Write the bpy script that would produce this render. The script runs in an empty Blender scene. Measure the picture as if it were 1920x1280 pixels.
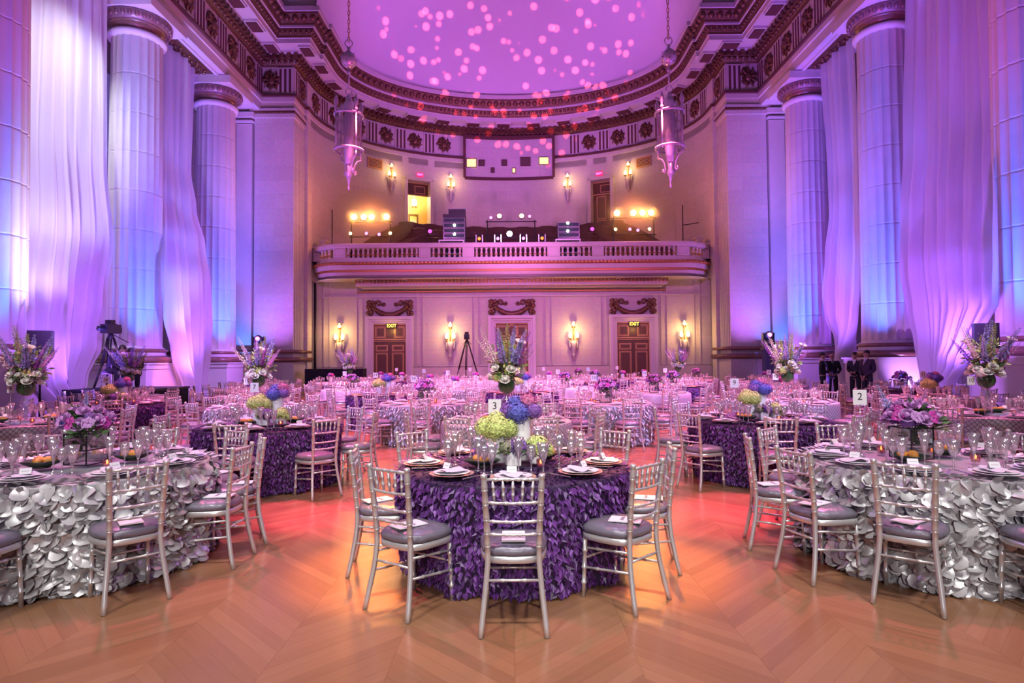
import bpy, math, random
from mathutils import Vector, Matrix
PI = math.pi
RND = random.Random(7)
scn = bpy.context.scene
COL = scn.collection

# ------------------------------------------------------------------ camera
EYE = 1.577
FPX = 1157.0
cam_d = bpy.data.cameras.new('camera'); cam_d.sensor_width = 36.0; cam_d.lens = FPX / 1920.0 * 36.0
cam_d.clip_end = 300
cam = bpy.data.objects.new('camera', cam_d); COL.objects.link(cam)
TILT = math.atan(36.0 / FPX); ROLL = math.radians(0.45)
cam.matrix_world = (Matrix.Translation((0, 0, EYE)) @ Matrix.Rotation(PI/2 + TILT, 4, 'X') @ Matrix.Rotation(-ROLL, 4, 'Z'))
scn.camera = cam

# ------------------------------------------------------------------ world, exposure
w = bpy.data.worlds.new('world'); scn.world = w; w.use_nodes = True
bg = w.node_tree.nodes['Background']; bg.inputs[0].default_value = (0.50, 0.28, 0.85, 1); bg.inputs[1].default_value = 0.11
scn.view_settings.view_transform = 'Standard'; scn.view_settings.look = 'None'
scn.view_settings.gamma = 1.0; scn.view_settings.use_curve_mapping = False
scn.view_settings.exposure = 0.0
try:
    scn.cycles.use_denoising = True
    scn.cycles.max_bounces = 7; scn.cycles.diffuse_bounces = 2; scn.cycles.glossy_bounces = 3
    scn.cycles.transmission_bounces = 4; scn.cycles.transparent_max_bounces = 16
    scn.cycles.caustics_reflective = False; scn.cycles.caustics_refractive = False
    scn.cycles.sample_clamp_indirect = 4.0
except Exception:
    pass

def look_rot(d):
    return Vector(d).to_track_quat('-Z', 'Y').to_euler()

def spot(name, loc, target, power, color, angle=60, blend=0.6, size=0.15):
    l = bpy.data.lights.new(name, 'SPOT'); l.energy = power; l.color = color
    l.spot_size = math.radians(angle); l.spot_blend = blend; l.shadow_soft_size = size
    o = bpy.data.objects.new(name, l); COL.objects.link(o); o.location = loc
    o.rotation_euler = look_rot(Vector(target) - Vector(loc)); return o

def area(name, loc, target, power, color, sx, sy):
    l = bpy.data.lights.new(name, 'AREA'); l.shape = 'RECTANGLE'; l.size = sx; l.size_y = sy; l.energy = power; l.color = color
    o = bpy.data.objects.new(name, l); COL.objects.link(o); o.location = loc
    o.rotation_euler = look_rot(Vector(target) - Vector(loc)); return o

def point(name, loc, power, color, size=0.05):
    l = bpy.data.lights.new(name, 'POINT'); l.energy = power; l.color = color; l.shadow_soft_size = size
    o = bpy.data.objects.new(name, l); COL.objects.link(o); o.location = loc; return o

PINK = (1.0, 0.20, 0.38); PURPLE = (0.42, 0.12, 1.0); BLUE = (0.10, 0.22, 1.0); MAG = (0.95, 0.16, 0.80); WHITE = (1.0, 0.96, 0.92); WARM = (1.0, 0.55, 0.16)
# --LIGHTS--
# white fill spots added to brighten the front tables
for (x, tx) in ((-4.5, -2.6), (4.5, 2.6), (0, 0)):
    spot('front_fill_spot', (x, -1.5, 10.5), (tx, 4.6, 0), 2500, WHITE, 46, 0.9, 0.5)
spot('front_fill', (0, -6.0, 4.2), (0, 6.0, 0.6), 1500, WHITE, 62, 0.9, 0.8)
# pink table wash from unseen spots high over the hall
for sx in (-1, 1):
    for (yy, ty, p) in ((11, 9.5, 8500), (16, 15, 16000), (22, 21.5, 21000), (26, 27, 17000)):
        spot('table_wash', (sx*6.5, yy, 13.5), (sx*3.8, ty, 0.7), p, PINK, 58, 0.8, 0.2)
for sx in (-1, 1):        # soft lavender fill added across the hall from both sides
    for yy in (10, 17, 24): spot('side_light', (sx*11.5, yy, 6.0), (-sx*2.0, yy + 2.0, 0.6), 1500, (0.62, 0.30, 1.0), 80, 0.9, 0.4)
for (tx, ty) in ((-.08, 8.5), (-7.0, 8.9), (6.9, 9.0), (-4.72, 11.5), (5.25, 11.8)):     # white spots added to brighten the tall flowers
    spot('flower_fill_spot', (tx*.5, ty - 7.5, 9.0), (tx, ty, 1.5), 2600, WHITE, 9, 0.6, 0.1)
for sx in (-1, 1):        # cool violet fill added over the middle of the hall
    spot('front_violet', (sx*6.0, 1.0, 9.5), (sx*3.0, 13.5, 0.5), 8500, (0.56, 0.42, 1.0), 36, 0.9, 0.4)
    spot('front_violet', (sx*8.0, 9.0, 9.5), (sx*3.0, 22, 0.5), 8500, (0.60, 0.40, 1.0), 36, 0.9, 0.4)
# coloured beams from unseen spots added overhead: orange and magenta pools on the floor round the nearest table
for (x, tx, ty, p, c) in ((-3.4, -1.7, 6.3, 4600, (1, .05, .26)), (3.4, 1.9, 6.2, 4600, (1, .07, .20)),
                          (-2.4, -.95, 4.75, 6200, (1, .34, .04)), (2.4, 0.95, 4.75, 6200, (1, .34, .04)),
                          (-4.4, -2.2, 6.6, 4600, (1, .06, .30)), (4.4, 2.5, 6.6, 4600, (1, .06, .30))):
    spot('floor_pool_spot', (x, 11.0, 12.5), (tx, ty, 0), p*2.4, c, 7.0, 0.6, 0.1)
# blue and violet uplights at the columns
for sx in (-1, 1):
    for yc in (15.9, 22.2, 28.2):
        spot('column_uplight', (sx*12.60, yc - 1.0, 1.70), (sx*13.3, yc - .55, 9), 700, (0.05, 0.14, 1.0), 60, 0.9, 0.08)
        spot('column_uplight', (sx*(11.7 if yc < 16 else 9.2), yc - (3.1 if yc < 16 else 2.4), 0.25), (sx*13.5, yc, 6.5), 6500, (0.05, 0.13, 1.0), 50, 0.9, 0.1)
        spot('column_fill', (sx*8.5, yc - 5, 2.5), (sx*13.5, yc, 12), 1200, (0.42, 0.12, 0.95), 50, 0.9, 0.1)  # violet fill aimed up the shafts from an unseen spot low in the hall
    spot('pier_uplight', (sx*13.2, 29.6, 0.3), (sx*13.2, 31, 6), 1700, BLUE, 60, 0.9, 0.1)
    spot('pier_uplight', (sx*11.6, 28.6, 0.3), (sx*12.0, 31, 7), 2300, (0.50, 0.16, 1.0), 62, 0.9, 0.1)
    spot('pier_wash', (sx*6.0, 20, 3.0), (sx*12.0, 31, 11), 3600, (0.72, 0.28, 0.80), 30, 0.9, 0.1)
# violet light on the sheer drapes from the aisles and from the floor
for sx in (-1, 1):
    for yc, p in ((18.9, 1500), (25.4, 1500)):
        spot('drape_light', (sx*16.6, yc, 0.3), (sx*13.4, yc, 7), p*1.2, (0.36, 0.09, 1.0), 100, 0.8, 0.2)
        spot('drape_light', (sx*11.2, yc - 3.0, 0.4), (sx*13.5, yc, 8), p*(1.9 if sx > 0 else 1.4), (0.30, 0.10, 1.0), 65, 0.9, 0.2)
spot('drape_top_light', (-16.8, 18.9, 14.0), (-13.4, 18.9, 5), 2600, (0.85, 0.88, 1.0), 95, 0.8, 0.2)
spot('drape_top_light', (-10.9, 14.9, .8), (-13.4, 18.9, 9), 4200, (0.76, 0.74, 1.0), 44, 0.8, 0.2)
spot('drape_inner_light', (-10.9, 21.5, 1.0), (-13.4, 25.6, 10), 1200, (0.66, 0.52, 1.0), 40, 0.8, 0.2)
for sx in (-1, 1):       # low violet light on the pedestals and the foot of the drapes
    for yy, ty in ((12.5, 17), (19, 22.5), (25, 28)):
        if sx > 0 and yy == 19: continue
        spot('pedestal_light', (sx*8.5, yy, 3.4), (sx*12.6, ty, 0.9), 2100, (0.46, 0.16, 1.0), 48, 0.9, 0.2)
spot('pedestal_light', (13.5, 20.2, .1), (13.6, 21.2, 1.3), 420, (.55, .25, 1.0), 80, .8, .05)
spot('pedestal_light', (-7.5, 20.5, 5.0), (-12.5, 22.4, 0.8), 2600, (1.0, .22, .16), 16, .5, .1)
for (tx, ty) in ((0, 4.9), (-3.4, 5), (3.3, 5), (-3.2, 8.1), (3.3, 8.3)):   # lavender fill added from above on the near tables
    spot('near_table_fill', (tx*1.5, ty + 3.0, 11.0), (tx, ty, .75), 1500, (0.66, 0.48, 1.0), 17, .8, .2)
# magenta wash on the entablature and the end wall
for sx in (-1, 1):
    spot('cornice_wash', (sx*7.5, 12, 1.0), (sx*12.6, 19, 15.5), 3000, (0.80, 0.05, 0.62), 36, 0.9, 0.2)
    spot('cornice_wash', (sx*4.0, 21, 1.0), (sx*11.5, 30, 16.5), 2600, (0.62, 0.07, 0.72), 40, 0.9, 0.2)
    spot('wall_wash', (sx*7.0, 17, 9.5), (sx*4.5, 34, 4.2), 2700, (1.0, 0.20, 0.95), 60, 0.9, 0.3)
spot('balcony_wash', (0, 19, 11), (0, 33, 6.8), 2600, (0.85, 0.30, 1.0), 62, 0.9, 0.3)
spot('apse_wash', (0, 24, 5.5), (0, 41, 13.5), 3300, (0.80, 0.22, 0.72), 58, 0.9, 0.3)
# violet wash on the half dome and the patterned projector lamps (glass gobos) that speckle it
spot('dome_wash', (-5, 30, 10.2), (1.5, 38, 24), 3000, (0.52, 0.13, 1.0), 110, 0.9, 0.3)
spot('dome_wash', (5, 30, 10.2), (-1.5, 38, 24), 3000, (0.56, 0.13, 1.0), 110, 0.9, 0.3)

def gobo(name, loc, target, power, color, angle, scale, thr, off):
    o = spot(name, loc, target, power, color, angle, 0.25, 0.01)
    l = o.data; l.use_nodes = True; nt = l.node_tree; N = nt.nodes; L = nt.links
    em = N.get('Emission') or N.new('ShaderNodeEmission')
    tc = N.new('ShaderNodeTexCoord'); mp = N.new('ShaderNodeMapping'); mp.inputs['Location'].default_value = off
    vo = N.new('ShaderNodeTexVoronoi'); vo.inputs['Scale'].default_value = scale; vo.inputs['Randomness'].default_value = 0.9
    mr = N.new('ShaderNodeMapRange'); mr.inputs['From Min'].default_value = thr; mr.inputs['From Max'].default_value = thr*0.72
    L.new(tc.outputs['Normal'], mp.inputs['Vector']); L.new(mp.outputs['Vector'], vo.inputs['Vector'])
    L.new(vo.outputs['Distance'], mr.inputs['Value']); L.new(mr.outputs['Result'], em.inputs['Strength'])
    em.inputs['Color'].default_value = (*color, 1)
    return o
gobo('pattern_projector', (-5.0, 14, 9.0), (1.0, 40, 22.5), 90000, (1, .26, .30), 33, 31, 0.27, (0, 0, 0))
gobo('pattern_projector', (5.0, 14, 9.0), (-1.0, 40, 22.5), 90000, (1, .28, .36), 33, 27, 0.25, (3, 1, 5))
# ------------------------------------------------------------------ materials
def nt_new(name):
    m = bpy.data.materials.new(name); m.use_nodes = True
    return m, m.node_tree.nodes, m.node_tree.links, m.node_tree.nodes['Principled BSDF']

def mat(name, col, rough=0.5, metal=0.0, noise=0.0, nscale=8.0, bump=0.0, bscale=40.0, emit=None, estr=0.0, spec=None, island=0.0, sheen=0.0):
    m, N, L, b = nt_new(name)
    b.inputs['Base Color'].default_value = (*col, 1); b.inputs['Roughness'].default_value = rough; b.inputs['Metallic'].default_value = metal
    if spec is not None: b.inputs['Specular IOR Level'].default_value = spec
    if sheen: b.inputs['Sheen Weight'].default_value = sheen
    if emit: b.inputs['Emission Color'].default_value = (*emit, 1); b.inputs['Emission Strength'].default_value = estr
    if noise or island:
        hs = N.new('ShaderNodeHueSaturation'); hs.inputs['Color'].default_value = (*col, 1)
        if island:
            g = N.new('ShaderNodeNewGeometry'); src = g.outputs['Random Per Island']; amp = island
        else:
            tc = N.new('ShaderNodeTexCoord'); nz = N.new('ShaderNodeTexNoise'); nz.inputs['Scale'].default_value = nscale; nz.inputs['Detail'].default_value = 4
            L.new(tc.outputs['Object'], nz.inputs['Vector']); src = nz.outputs['Fac']; amp = noise
        mr = N.new('ShaderNodeMapRange'); mr.inputs['To Min'].default_value = 1 - amp; mr.inputs['To Max'].default_value = 1 + amp
        L.new(src, mr.inputs['Value']); L.new(mr.outputs['Result'], hs.inputs['Value'])
        L.new(hs.outputs['Color'], b.inputs['Base Color'])
    if bump:
        tc2 = N.new('ShaderNodeTexCoord'); n2 = N.new('ShaderNodeTexNoise'); n2.inputs['Scale'].default_value = bscale; n2.inputs['Detail'].default_value = 3
        bp = N.new('ShaderNodeBump'); bp.inputs['Strength'].default_value = bump; bp.inputs['Distance'].default_value = 0.02
        L.new(tc2.outputs['Object'], n2.inputs['Vector']); L.new(n2.outputs['Fac'], bp.inputs['Height']); L.new(bp.outputs['Normal'], b.inputs['Normal'])
    return m

def stone_mat(name, col, bw, bh, dark=0.72):
    m, N, L, b = nt_new(name)
    uv = N.new('ShaderNodeUVMap'); br = N.new('ShaderNodeTexBrick')
    br.inputs['Scale'].default_value = 1.0; br.inputs['Brick Width'].default_value = bw; br.inputs['Row Height'].default_value = bh
    br.inputs['Mortar Size'].default_value = 0.012; br.inputs['Mortar Smooth'].default_value = 0.3; br.inputs['Bias'].default_value = 0.0
    br.inputs['Color1'].default_value = (*col, 1); br.inputs['Color2'].default_value = (*[c*0.9 for c in col], 1); br.inputs['Mortar'].default_value = (*[c*dark for c in col], 1)
    L.new(uv.outputs['UV'], br.inputs['Vector'])
    nz = N.new('ShaderNodeTexNoise'); nz.inputs['Scale'].default_value = 6; nz.inputs['Detail'].default_value = 6
    L.new(uv.outputs['UV'], nz.inputs['Vector'])
    mx = N.new('ShaderNodeMix'); mx.data_type = 'RGBA'; mx.blend_type = 'MULTIPLY'; mx.inputs['Factor'].default_value = 0.35
    L.new(br.outputs['Color'], mx.inputs['A']); L.new(nz.outputs['Color'], mx.inputs['B'])
    hs = N.new('ShaderNodeHueSaturation'); hs.inputs['Saturation'].default_value = 0.8; hs.inputs['Value'].default_value = 1.2
    L.new(mx.outputs['Result'], hs.inputs['Color']); L.new(hs.outputs['Color'], b.inputs['Base Color'])
    b.inputs['Roughness'].default_value = 0.75
    return m

def floor_mat():
    m, N, L, b = nt_new('parquet')
    def M(op, a, bb=None, c=None):
        n = N.new('ShaderNodeMath'); n.operation = op
        for k, v in enumerate((a, bb, c)):
            if v is None: continue
            if isinstance(v, (int, float)): n.inputs[k].default_value = v
            else: L.new(v, n.inputs[k])
        return n.outputs[0]
    tc = N.new('ShaderNodeTexCoord'); sp = N.new('ShaderNodeSeparateXYZ'); L.new(tc.outputs['Object'], sp.inputs[0])
    X, Y = sp.outputs['X'], sp.outputs['Y']
    W = 0.645
    ci = M('FLOOR', M('DIVIDE', X, W))
    par = M('MODULO', M('ABSOLUTE', ci), 2.0)
    sgn = M('SUBTRACT', M('MULTIPLY', par, 2.0), 1.0)
    v = M('ADD', Y, M('MULTIPLY', sgn, X))
    pw = 0.125
    pi_ = M('FLOOR', M('DIVIDE', v, pw))
    fr = M('FRACT', M('DIVIDE', v, pw)); fx = M('FRACT', M('DIVIDE', X, W))
    wn = N.new('ShaderNodeTexWhiteNoise'); wn.noise_dimensions = '3D'
    cb = N.new('ShaderNodeCombineXYZ'); L.new(ci, cb.inputs[0]); L.new(pi_, cb.inputs[1]); L.new(cb.outputs[0], wn.inputs['Vector'])
    # grain along the plank
    u = M('SUBTRACT', Y, M('MULTIPLY', sgn, X))
    cg = N.new('ShaderNodeCombineXYZ'); L.new(M('MULTIPLY', u, 1.5), cg.inputs[0]); L.new(M('MULTIPLY', v, 22.0), cg.inputs[1]); L.new(ci, cg.inputs[2])
    nz = N.new('ShaderNodeTexNoise'); nz.inputs['Scale'].default_value = 1.0; nz.inputs['Detail'].default_value = 4; L.new(cg.outputs[0], nz.inputs['Vector'])
    cr = N.new('ShaderNodeValToRGB'); e = cr.color_ramp.elements
    e[0].position = 0.0; e[0].color = (0.245, 0.112, 0.058, 1); e[1].position = 1.0; e[1].color = (0.37, 0.185, 0.098, 1)
    f = M('ADD', M('MULTIPLY', wn.outputs['Value'], 0.6), M('MULTIPLY', nz.outputs['Fac'], 0.45)); L.new(f, cr.inputs[0])
    seam = M('MAXIMUM', M('LESS_THAN', fr, 0.03), M('LESS_THAN', fx, 0.006))
    mx = N.new('ShaderNodeMix'); mx.data_type = 'RGBA'; mx.inputs['B'].default_value = (0.15, 0.075, 0.03, 1)
    L.new(M('MULTIPLY', seam, 0.45), mx.inputs['Factor']); L.new(cr.outputs[0], mx.inputs['A']); L.new(mx.outputs['Result'], b.inputs['Base Color'])
    b.inputs['Roughness'].default_value = 0.24; b.inputs['Specular IOR Level'].default_value = 0.45
    return m

def glass_mat(name, tint=(1, 1, 1), gl=0.12, rough=0.02, hazy=0.02):
    m, N, L, b = nt_new(name); N.remove(b); out = N['Material Output']
    t = N.new('ShaderNodeBsdfTransparent'); t.inputs[0].default_value = (*tint, 1)
    g = N.new('ShaderNodeBsdfGlossy'); g.inputs['Roughness'].default_value = rough
    lw = N.new('ShaderNodeLayerWeight'); lw.inputs['Blend'].default_value = 0.35
    mr = N.new('ShaderNodeMapRange'); mr.inputs['To Min'].default_value = gl; mr.inputs['To Max'].default_value = 0.75
    mx = N.new('ShaderNodeMixShader'); L.new(lw.outputs['Facing'], mr.inputs['Value']); L.new(mr.outputs['Result'], mx.inputs[0])
    L.new(t.outputs[0], mx.inputs[1]); L.new(g.outputs[0], mx.inputs[2])
    df = N.new('ShaderNodeBsdfTranslucent'); df.inputs[0].default_value = (.9*tint[0], .9*tint[1], .9*tint[2], 1); d2 = N.new('ShaderNodeBsdfDiffuse'); d2.inputs[0].default_value = df.inputs[0].default_value; ma = N.new('ShaderNodeMixShader'); L.new(df.outputs[0], ma.inputs[1]); L.new(d2.outputs[0], ma.inputs[2])
    mh = N.new('ShaderNodeMixShader'); mh.inputs[0].default_value = hazy; L.new(mx.outputs[0], mh.inputs[1]); L.new(ma.outputs[0], mh.inputs[2]); L.new(mh.outputs[0], out.inputs[0])
    return m

def sheer_mat(name, col, alpha):
    m, N, L, b = nt_new(name); N.remove(b); out = N['Material Output']
    d = N.new('ShaderNodeBsdfDiffuse'); d.inputs[0].default_value = (*col, 1)
    tl = N.new('ShaderNodeBsdfTranslucent'); tl.inputs[0].default_value = (*col, 1)
    t = N.new('ShaderNodeBsdfTransparent')
    a = N.new('ShaderNodeMixShader'); a.inputs[0].default_value = 0.5; L.new(d.outputs[0], a.inputs[1]); L.new(tl.outputs[0], a.inputs[2])
    c = N.new('ShaderNodeMixShader'); c.inputs[0].default_value = alpha; L.new(t.outputs[0], c.inputs[1]); L.new(a.outputs[0], c.inputs[2]); L.new(c.outputs[0], out.inputs[0])
    return m

def net_mat(name):
    m, N, L, b = nt_new(name); out = N['Material Output']
    def M(op, a, bb=None):
        n = N.new('ShaderNodeMath'); n.operation = op
        for k, v in enumerate((a, bb)):
            if v is None: continue
            if isinstance(v, (int, float)): n.inputs[k].default_value = v
            else: L.new(v, n.inputs[k])
        return n.outputs[0]
    uv = N.new('ShaderNodeUVMap'); sp = N.new('ShaderNodeSeparateXYZ'); L.new(uv.outputs[0], sp.inputs[0])
    U, V = sp.outputs[0], sp.outputs[1]
    V2 = M('ADD', V, M('MULTIPLY', M('SINE', M('MULTIPLY', U, 9.0)), 0.035))
    a = M('ABSOLUTE', M('SUBTRACT', M('FRACT', M('MULTIPLY', M('ADD', U, V2), 15.0)), 0.5))
    c = M('ABSOLUTE', M('SUBTRACT', M('FRACT', M('MULTIPLY', M('SUBTRACT', U, V2), 15.0)), 0.5))
    ln = M('MINIMUM', a, c); msk = M('LESS_THAN', ln, 0.075)
    t = N.new('ShaderNodeBsdfTransparent'); b.inputs['Base Color'].default_value = (0.16, 0.15, 0.18, 1); b.inputs['Roughness'].default_value = 0.5; b.inputs['Metallic'].default_value = 0.3
    mx = N.new('ShaderNodeMixShader'); L.new(msk, mx.inputs[0]); L.new(t.outputs[0], mx.inputs[1]); L.new(b.outputs[0], mx.inputs[2]); L.new(mx.outputs[0], out.inputs[0])
    return m

STONE = (0.60, 0.56, 0.54)
M = {
 'floor': floor_mat(),
 'wall': stone_mat('ashlar', STONE, 1.9, 0.72, .84),
 'stone': mat('limestone', STONE, 0.7, noise=0.07, nscale=3),
 'column': mat('column_stone', (0.62, 0.58, 0.56), 0.65, noise=0.08, nscale=2.0),
 'bronze': mat('dark_marble', (0.20, 0.10, 0.08), 0.25, noise=0.4, nscale=6),
 'gold': mat('gilt', (0.17, 0.085, 0.05), 0.34, 0.5, noise=0.35, nscale=10, bump=0.9, bscale=16),
 'goldlite': mat('gilt_line', (0.42, 0.20, 0.065), 0.4, 0.4),
 'brown': mat('brown_groove', (0.10, 0.035, 0.035), 0.6),
 'dome': mat('dome_plaster', (0.74, 0.70, 0.74), 0.8, noise=0.05, nscale=0.5),
 'door': mat('door_wood', (0.14, 0.075, 0.038), 0.4, noise=0.25, nscale=6),
 'doorgilt': mat('door_gilt', (0.75, 0.48, 0.20), 0.4, 0.3),
 'silver': mat('silver_paint', (0.66, 0.65, 0.66), 0.32, 0.55),
 'cushion': mat('grey_satin', (0.20, 0.18, 0.235), 0.36, 0.2, noise=0.15, nscale=7, bump=0.55, bscale=11),
 'paper': mat('paper', (0.85, 0.83, 0.86), 0.6),
 'ink': mat('ink', (0.02, 0.02, 0.02), 0.6),
 'script': mat('script', (0.30, 0.26, 0.36), 0.6),
 'purple': mat('purple_petal', (0.125, 0.034, 0.215), 0.42, island=0.65),
 'purplebase': mat('purple_cloth', (0.030, 0.011, 0.055), 0.7),
 'silverpetal': mat('silver_petal', (0.56, 0.55, 0.57), 0.34, 0.25, island=0.28),
 'silvercloth': mat('silver_satin', (0.36, 0.345, 0.37), 0.45, 0.15, noise=0.15, nscale=5, bump=0.2, bscale=6),
 'greypetal': mat('grey_petal', (0.44, 0.43, 0.47), 0.4, 0.25, island=0.45),
 'pinksatin': mat('lilac_satin', (0.62, 0.50, 0.62), 0.4, 0.1, noise=0.1, nscale=5),
 'netcloth': mat('white_satin', (0.62, 0.60, 0.63), 0.4, 0.15, noise=0.12, nscale=5),
 'net': net_mat('net_lace'),
 'glass': glass_mat('clear_glass', (1, 1, 1), .26, .12, .13),
 'glassbox': glass_mat('box_glass', (0.9, 0.95, 0.93), 0.08),
 'crystal': glass_mat('crystal', (0.95, 0.9, 0.95), 0.22, 0.1),
 'greenglass': mat('green_filled_glass', (0.05, 0.12, 0.04), 0.1, noise=0.5, nscale=30),
 'china': mat('china', (0.80, 0.79, 0.82), 0.2),
 'charger': mat('rose_gold_charger', (0.75, 0.42, 0.36), 0.25, 0.5),
 'napkin': mat('grey_napkin', (0.55, 0.55, 0.63), 0.7),
 'steel': mat('steel', (0.7, 0.7, 0.72), 0.2, 0.9),
 'vase': mat('white_ceramic', (0.85, 0.84, 0.84), 0.45),
 'leaf': mat('leaf_green', (0.055, 0.13, 0.035), 0.5, island=0.5),
 'stem': mat('stem_green', (0.10, 0.20, 0.05), 0.6),
 'hgreen': mat('hydrangea_green', (0.60, 0.72, 0.22), 0.6, island=0.25),
 'hblue': mat('hydrangea_blue', (0.11, 0.12, 0.50), 0.6, island=0.35),
 'hpurple': mat('hydrangea_purple', (0.24, 0.10, 0.42), 0.6, island=0.35),
 'hpink': mat('hydrangea_pink', (0.60, 0.16, 0.34), 0.6, island=0.35),
 'holive': mat('hydrangea_dusty', (0.30, 0.30, 0.20), 0.6, island=0.5),
 'fuchsia': mat('orchid_fuchsia', (0.52, 0.05, 0.36), 0.5, island=0.4),
 'white': mat('white_bloom', (0.88, 0.86, 0.78), 0.6, island=0.1),
 'cream': mat('cream_bloom', (0.80, 0.74, 0.42), 0.6),
 'lav': mat('lavender_bloom', (0.52, 0.26, 0.58), 0.6, island=0.15),
 'spblue': mat('delphinium_blue', (0.40, 0.42, 0.78), 0.6, island=0.4),
 'sppurple': mat('liatris_purple', (0.38, 0.09, 0.60), 0.6, island=0.4),
 'spgreen': mat('bells_green', (0.36, 0.52, 0.14), 0.6, island=0.35),
 'orange': mat('bread_crust', (0.72, 0.30, 0.06), 0.5, noise=0.3, nscale=20),
 'darkdish': mat('dark_leaf_dish', (0.03, 0.045, 0.03), 0.35),
 'black': mat('black_metal', (0.015, 0.015, 0.018), 0.4),
 'blackcloth': mat('black_cloth', (0.012, 0.013, 0.02), 0.9),
 'suit': mat('dark_suit', (0.018, 0.02, 0.028), 0.75),
 'suit2': mat('plum_suit', (0.035, 0.018, 0.045), 0.75),
 'skin': mat('skin', (0.52, 0.29, 0.21), 0.5),
 'hair': mat('dark_hair', (0.025, 0.017, 0.014), 0.6),
 'sheer': sheer_mat('sheer_voile', (0.90, 0.88, 0.94), 0.86),
 'flame': mat('flame', (1, .5, .1), 0.5, emit=(1.0, 0.42, 0.08), estr=9),
 'bulb': mat('bulb', (1, .8, .5), 0.5, emit=(1.0, 0.70, 0.28), estr=7),
 'lampwarm': mat('lamp_warm', (1, .8, .5), 0.5, emit=(1.0, 0.74, 0.36), estr=40),
 'lampamber': mat('lamp_amber', (1, .6, .3), 0.5, emit=(1.0, 0.55, 0.18), estr=16),
 'lampwhite': mat('lamp_white', (1, 1, 1), 0.5, emit=(0.95, 1.0, 0.85), estr=16),
 'lamppink': mat('lamp_pink', (1, .3, .8), 0.5, emit=(1.0, 0.20, 0.75), estr=3.5),
 'lampmag': mat('lamp_magenta', (.8, 0, .8), 0.5, emit=(0.85, 0.05, 0.75), estr=4),
 'lampred': mat('lamp_red', (1, .1, 0), 0.5, emit=(1.0, 0.10, 0.02), estr=6),
 'exitred': mat('exit_red', (.6, 0, .05), 0.5, emit=(1.0, 0.02, 0.12), estr=1.6),
 'exitamber': mat('exit_amber', (1, .6, .1), 0.5, emit=(1.0, 0.55, 0.06), estr=4.5),
 'litroom': mat('lit_room_plaster', (0.85, 0.62, 0.26), 0.8),
 'window_lit': mat('booth_window_lit', (1, .7, .3), 0.5, emit=(1.0, 0.66, 0.20), estr=1.4),
 'vent': mat('vent_bronze', (0.12, 0.07, 0.06), 0.5),
 'whitetop': mat('white_laminate', (0.8, 0.78, 0.82), 0.4),
 'screen': mat('screen_dark', (0.03, 0.05, 0.06), 0.2),
}
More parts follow.
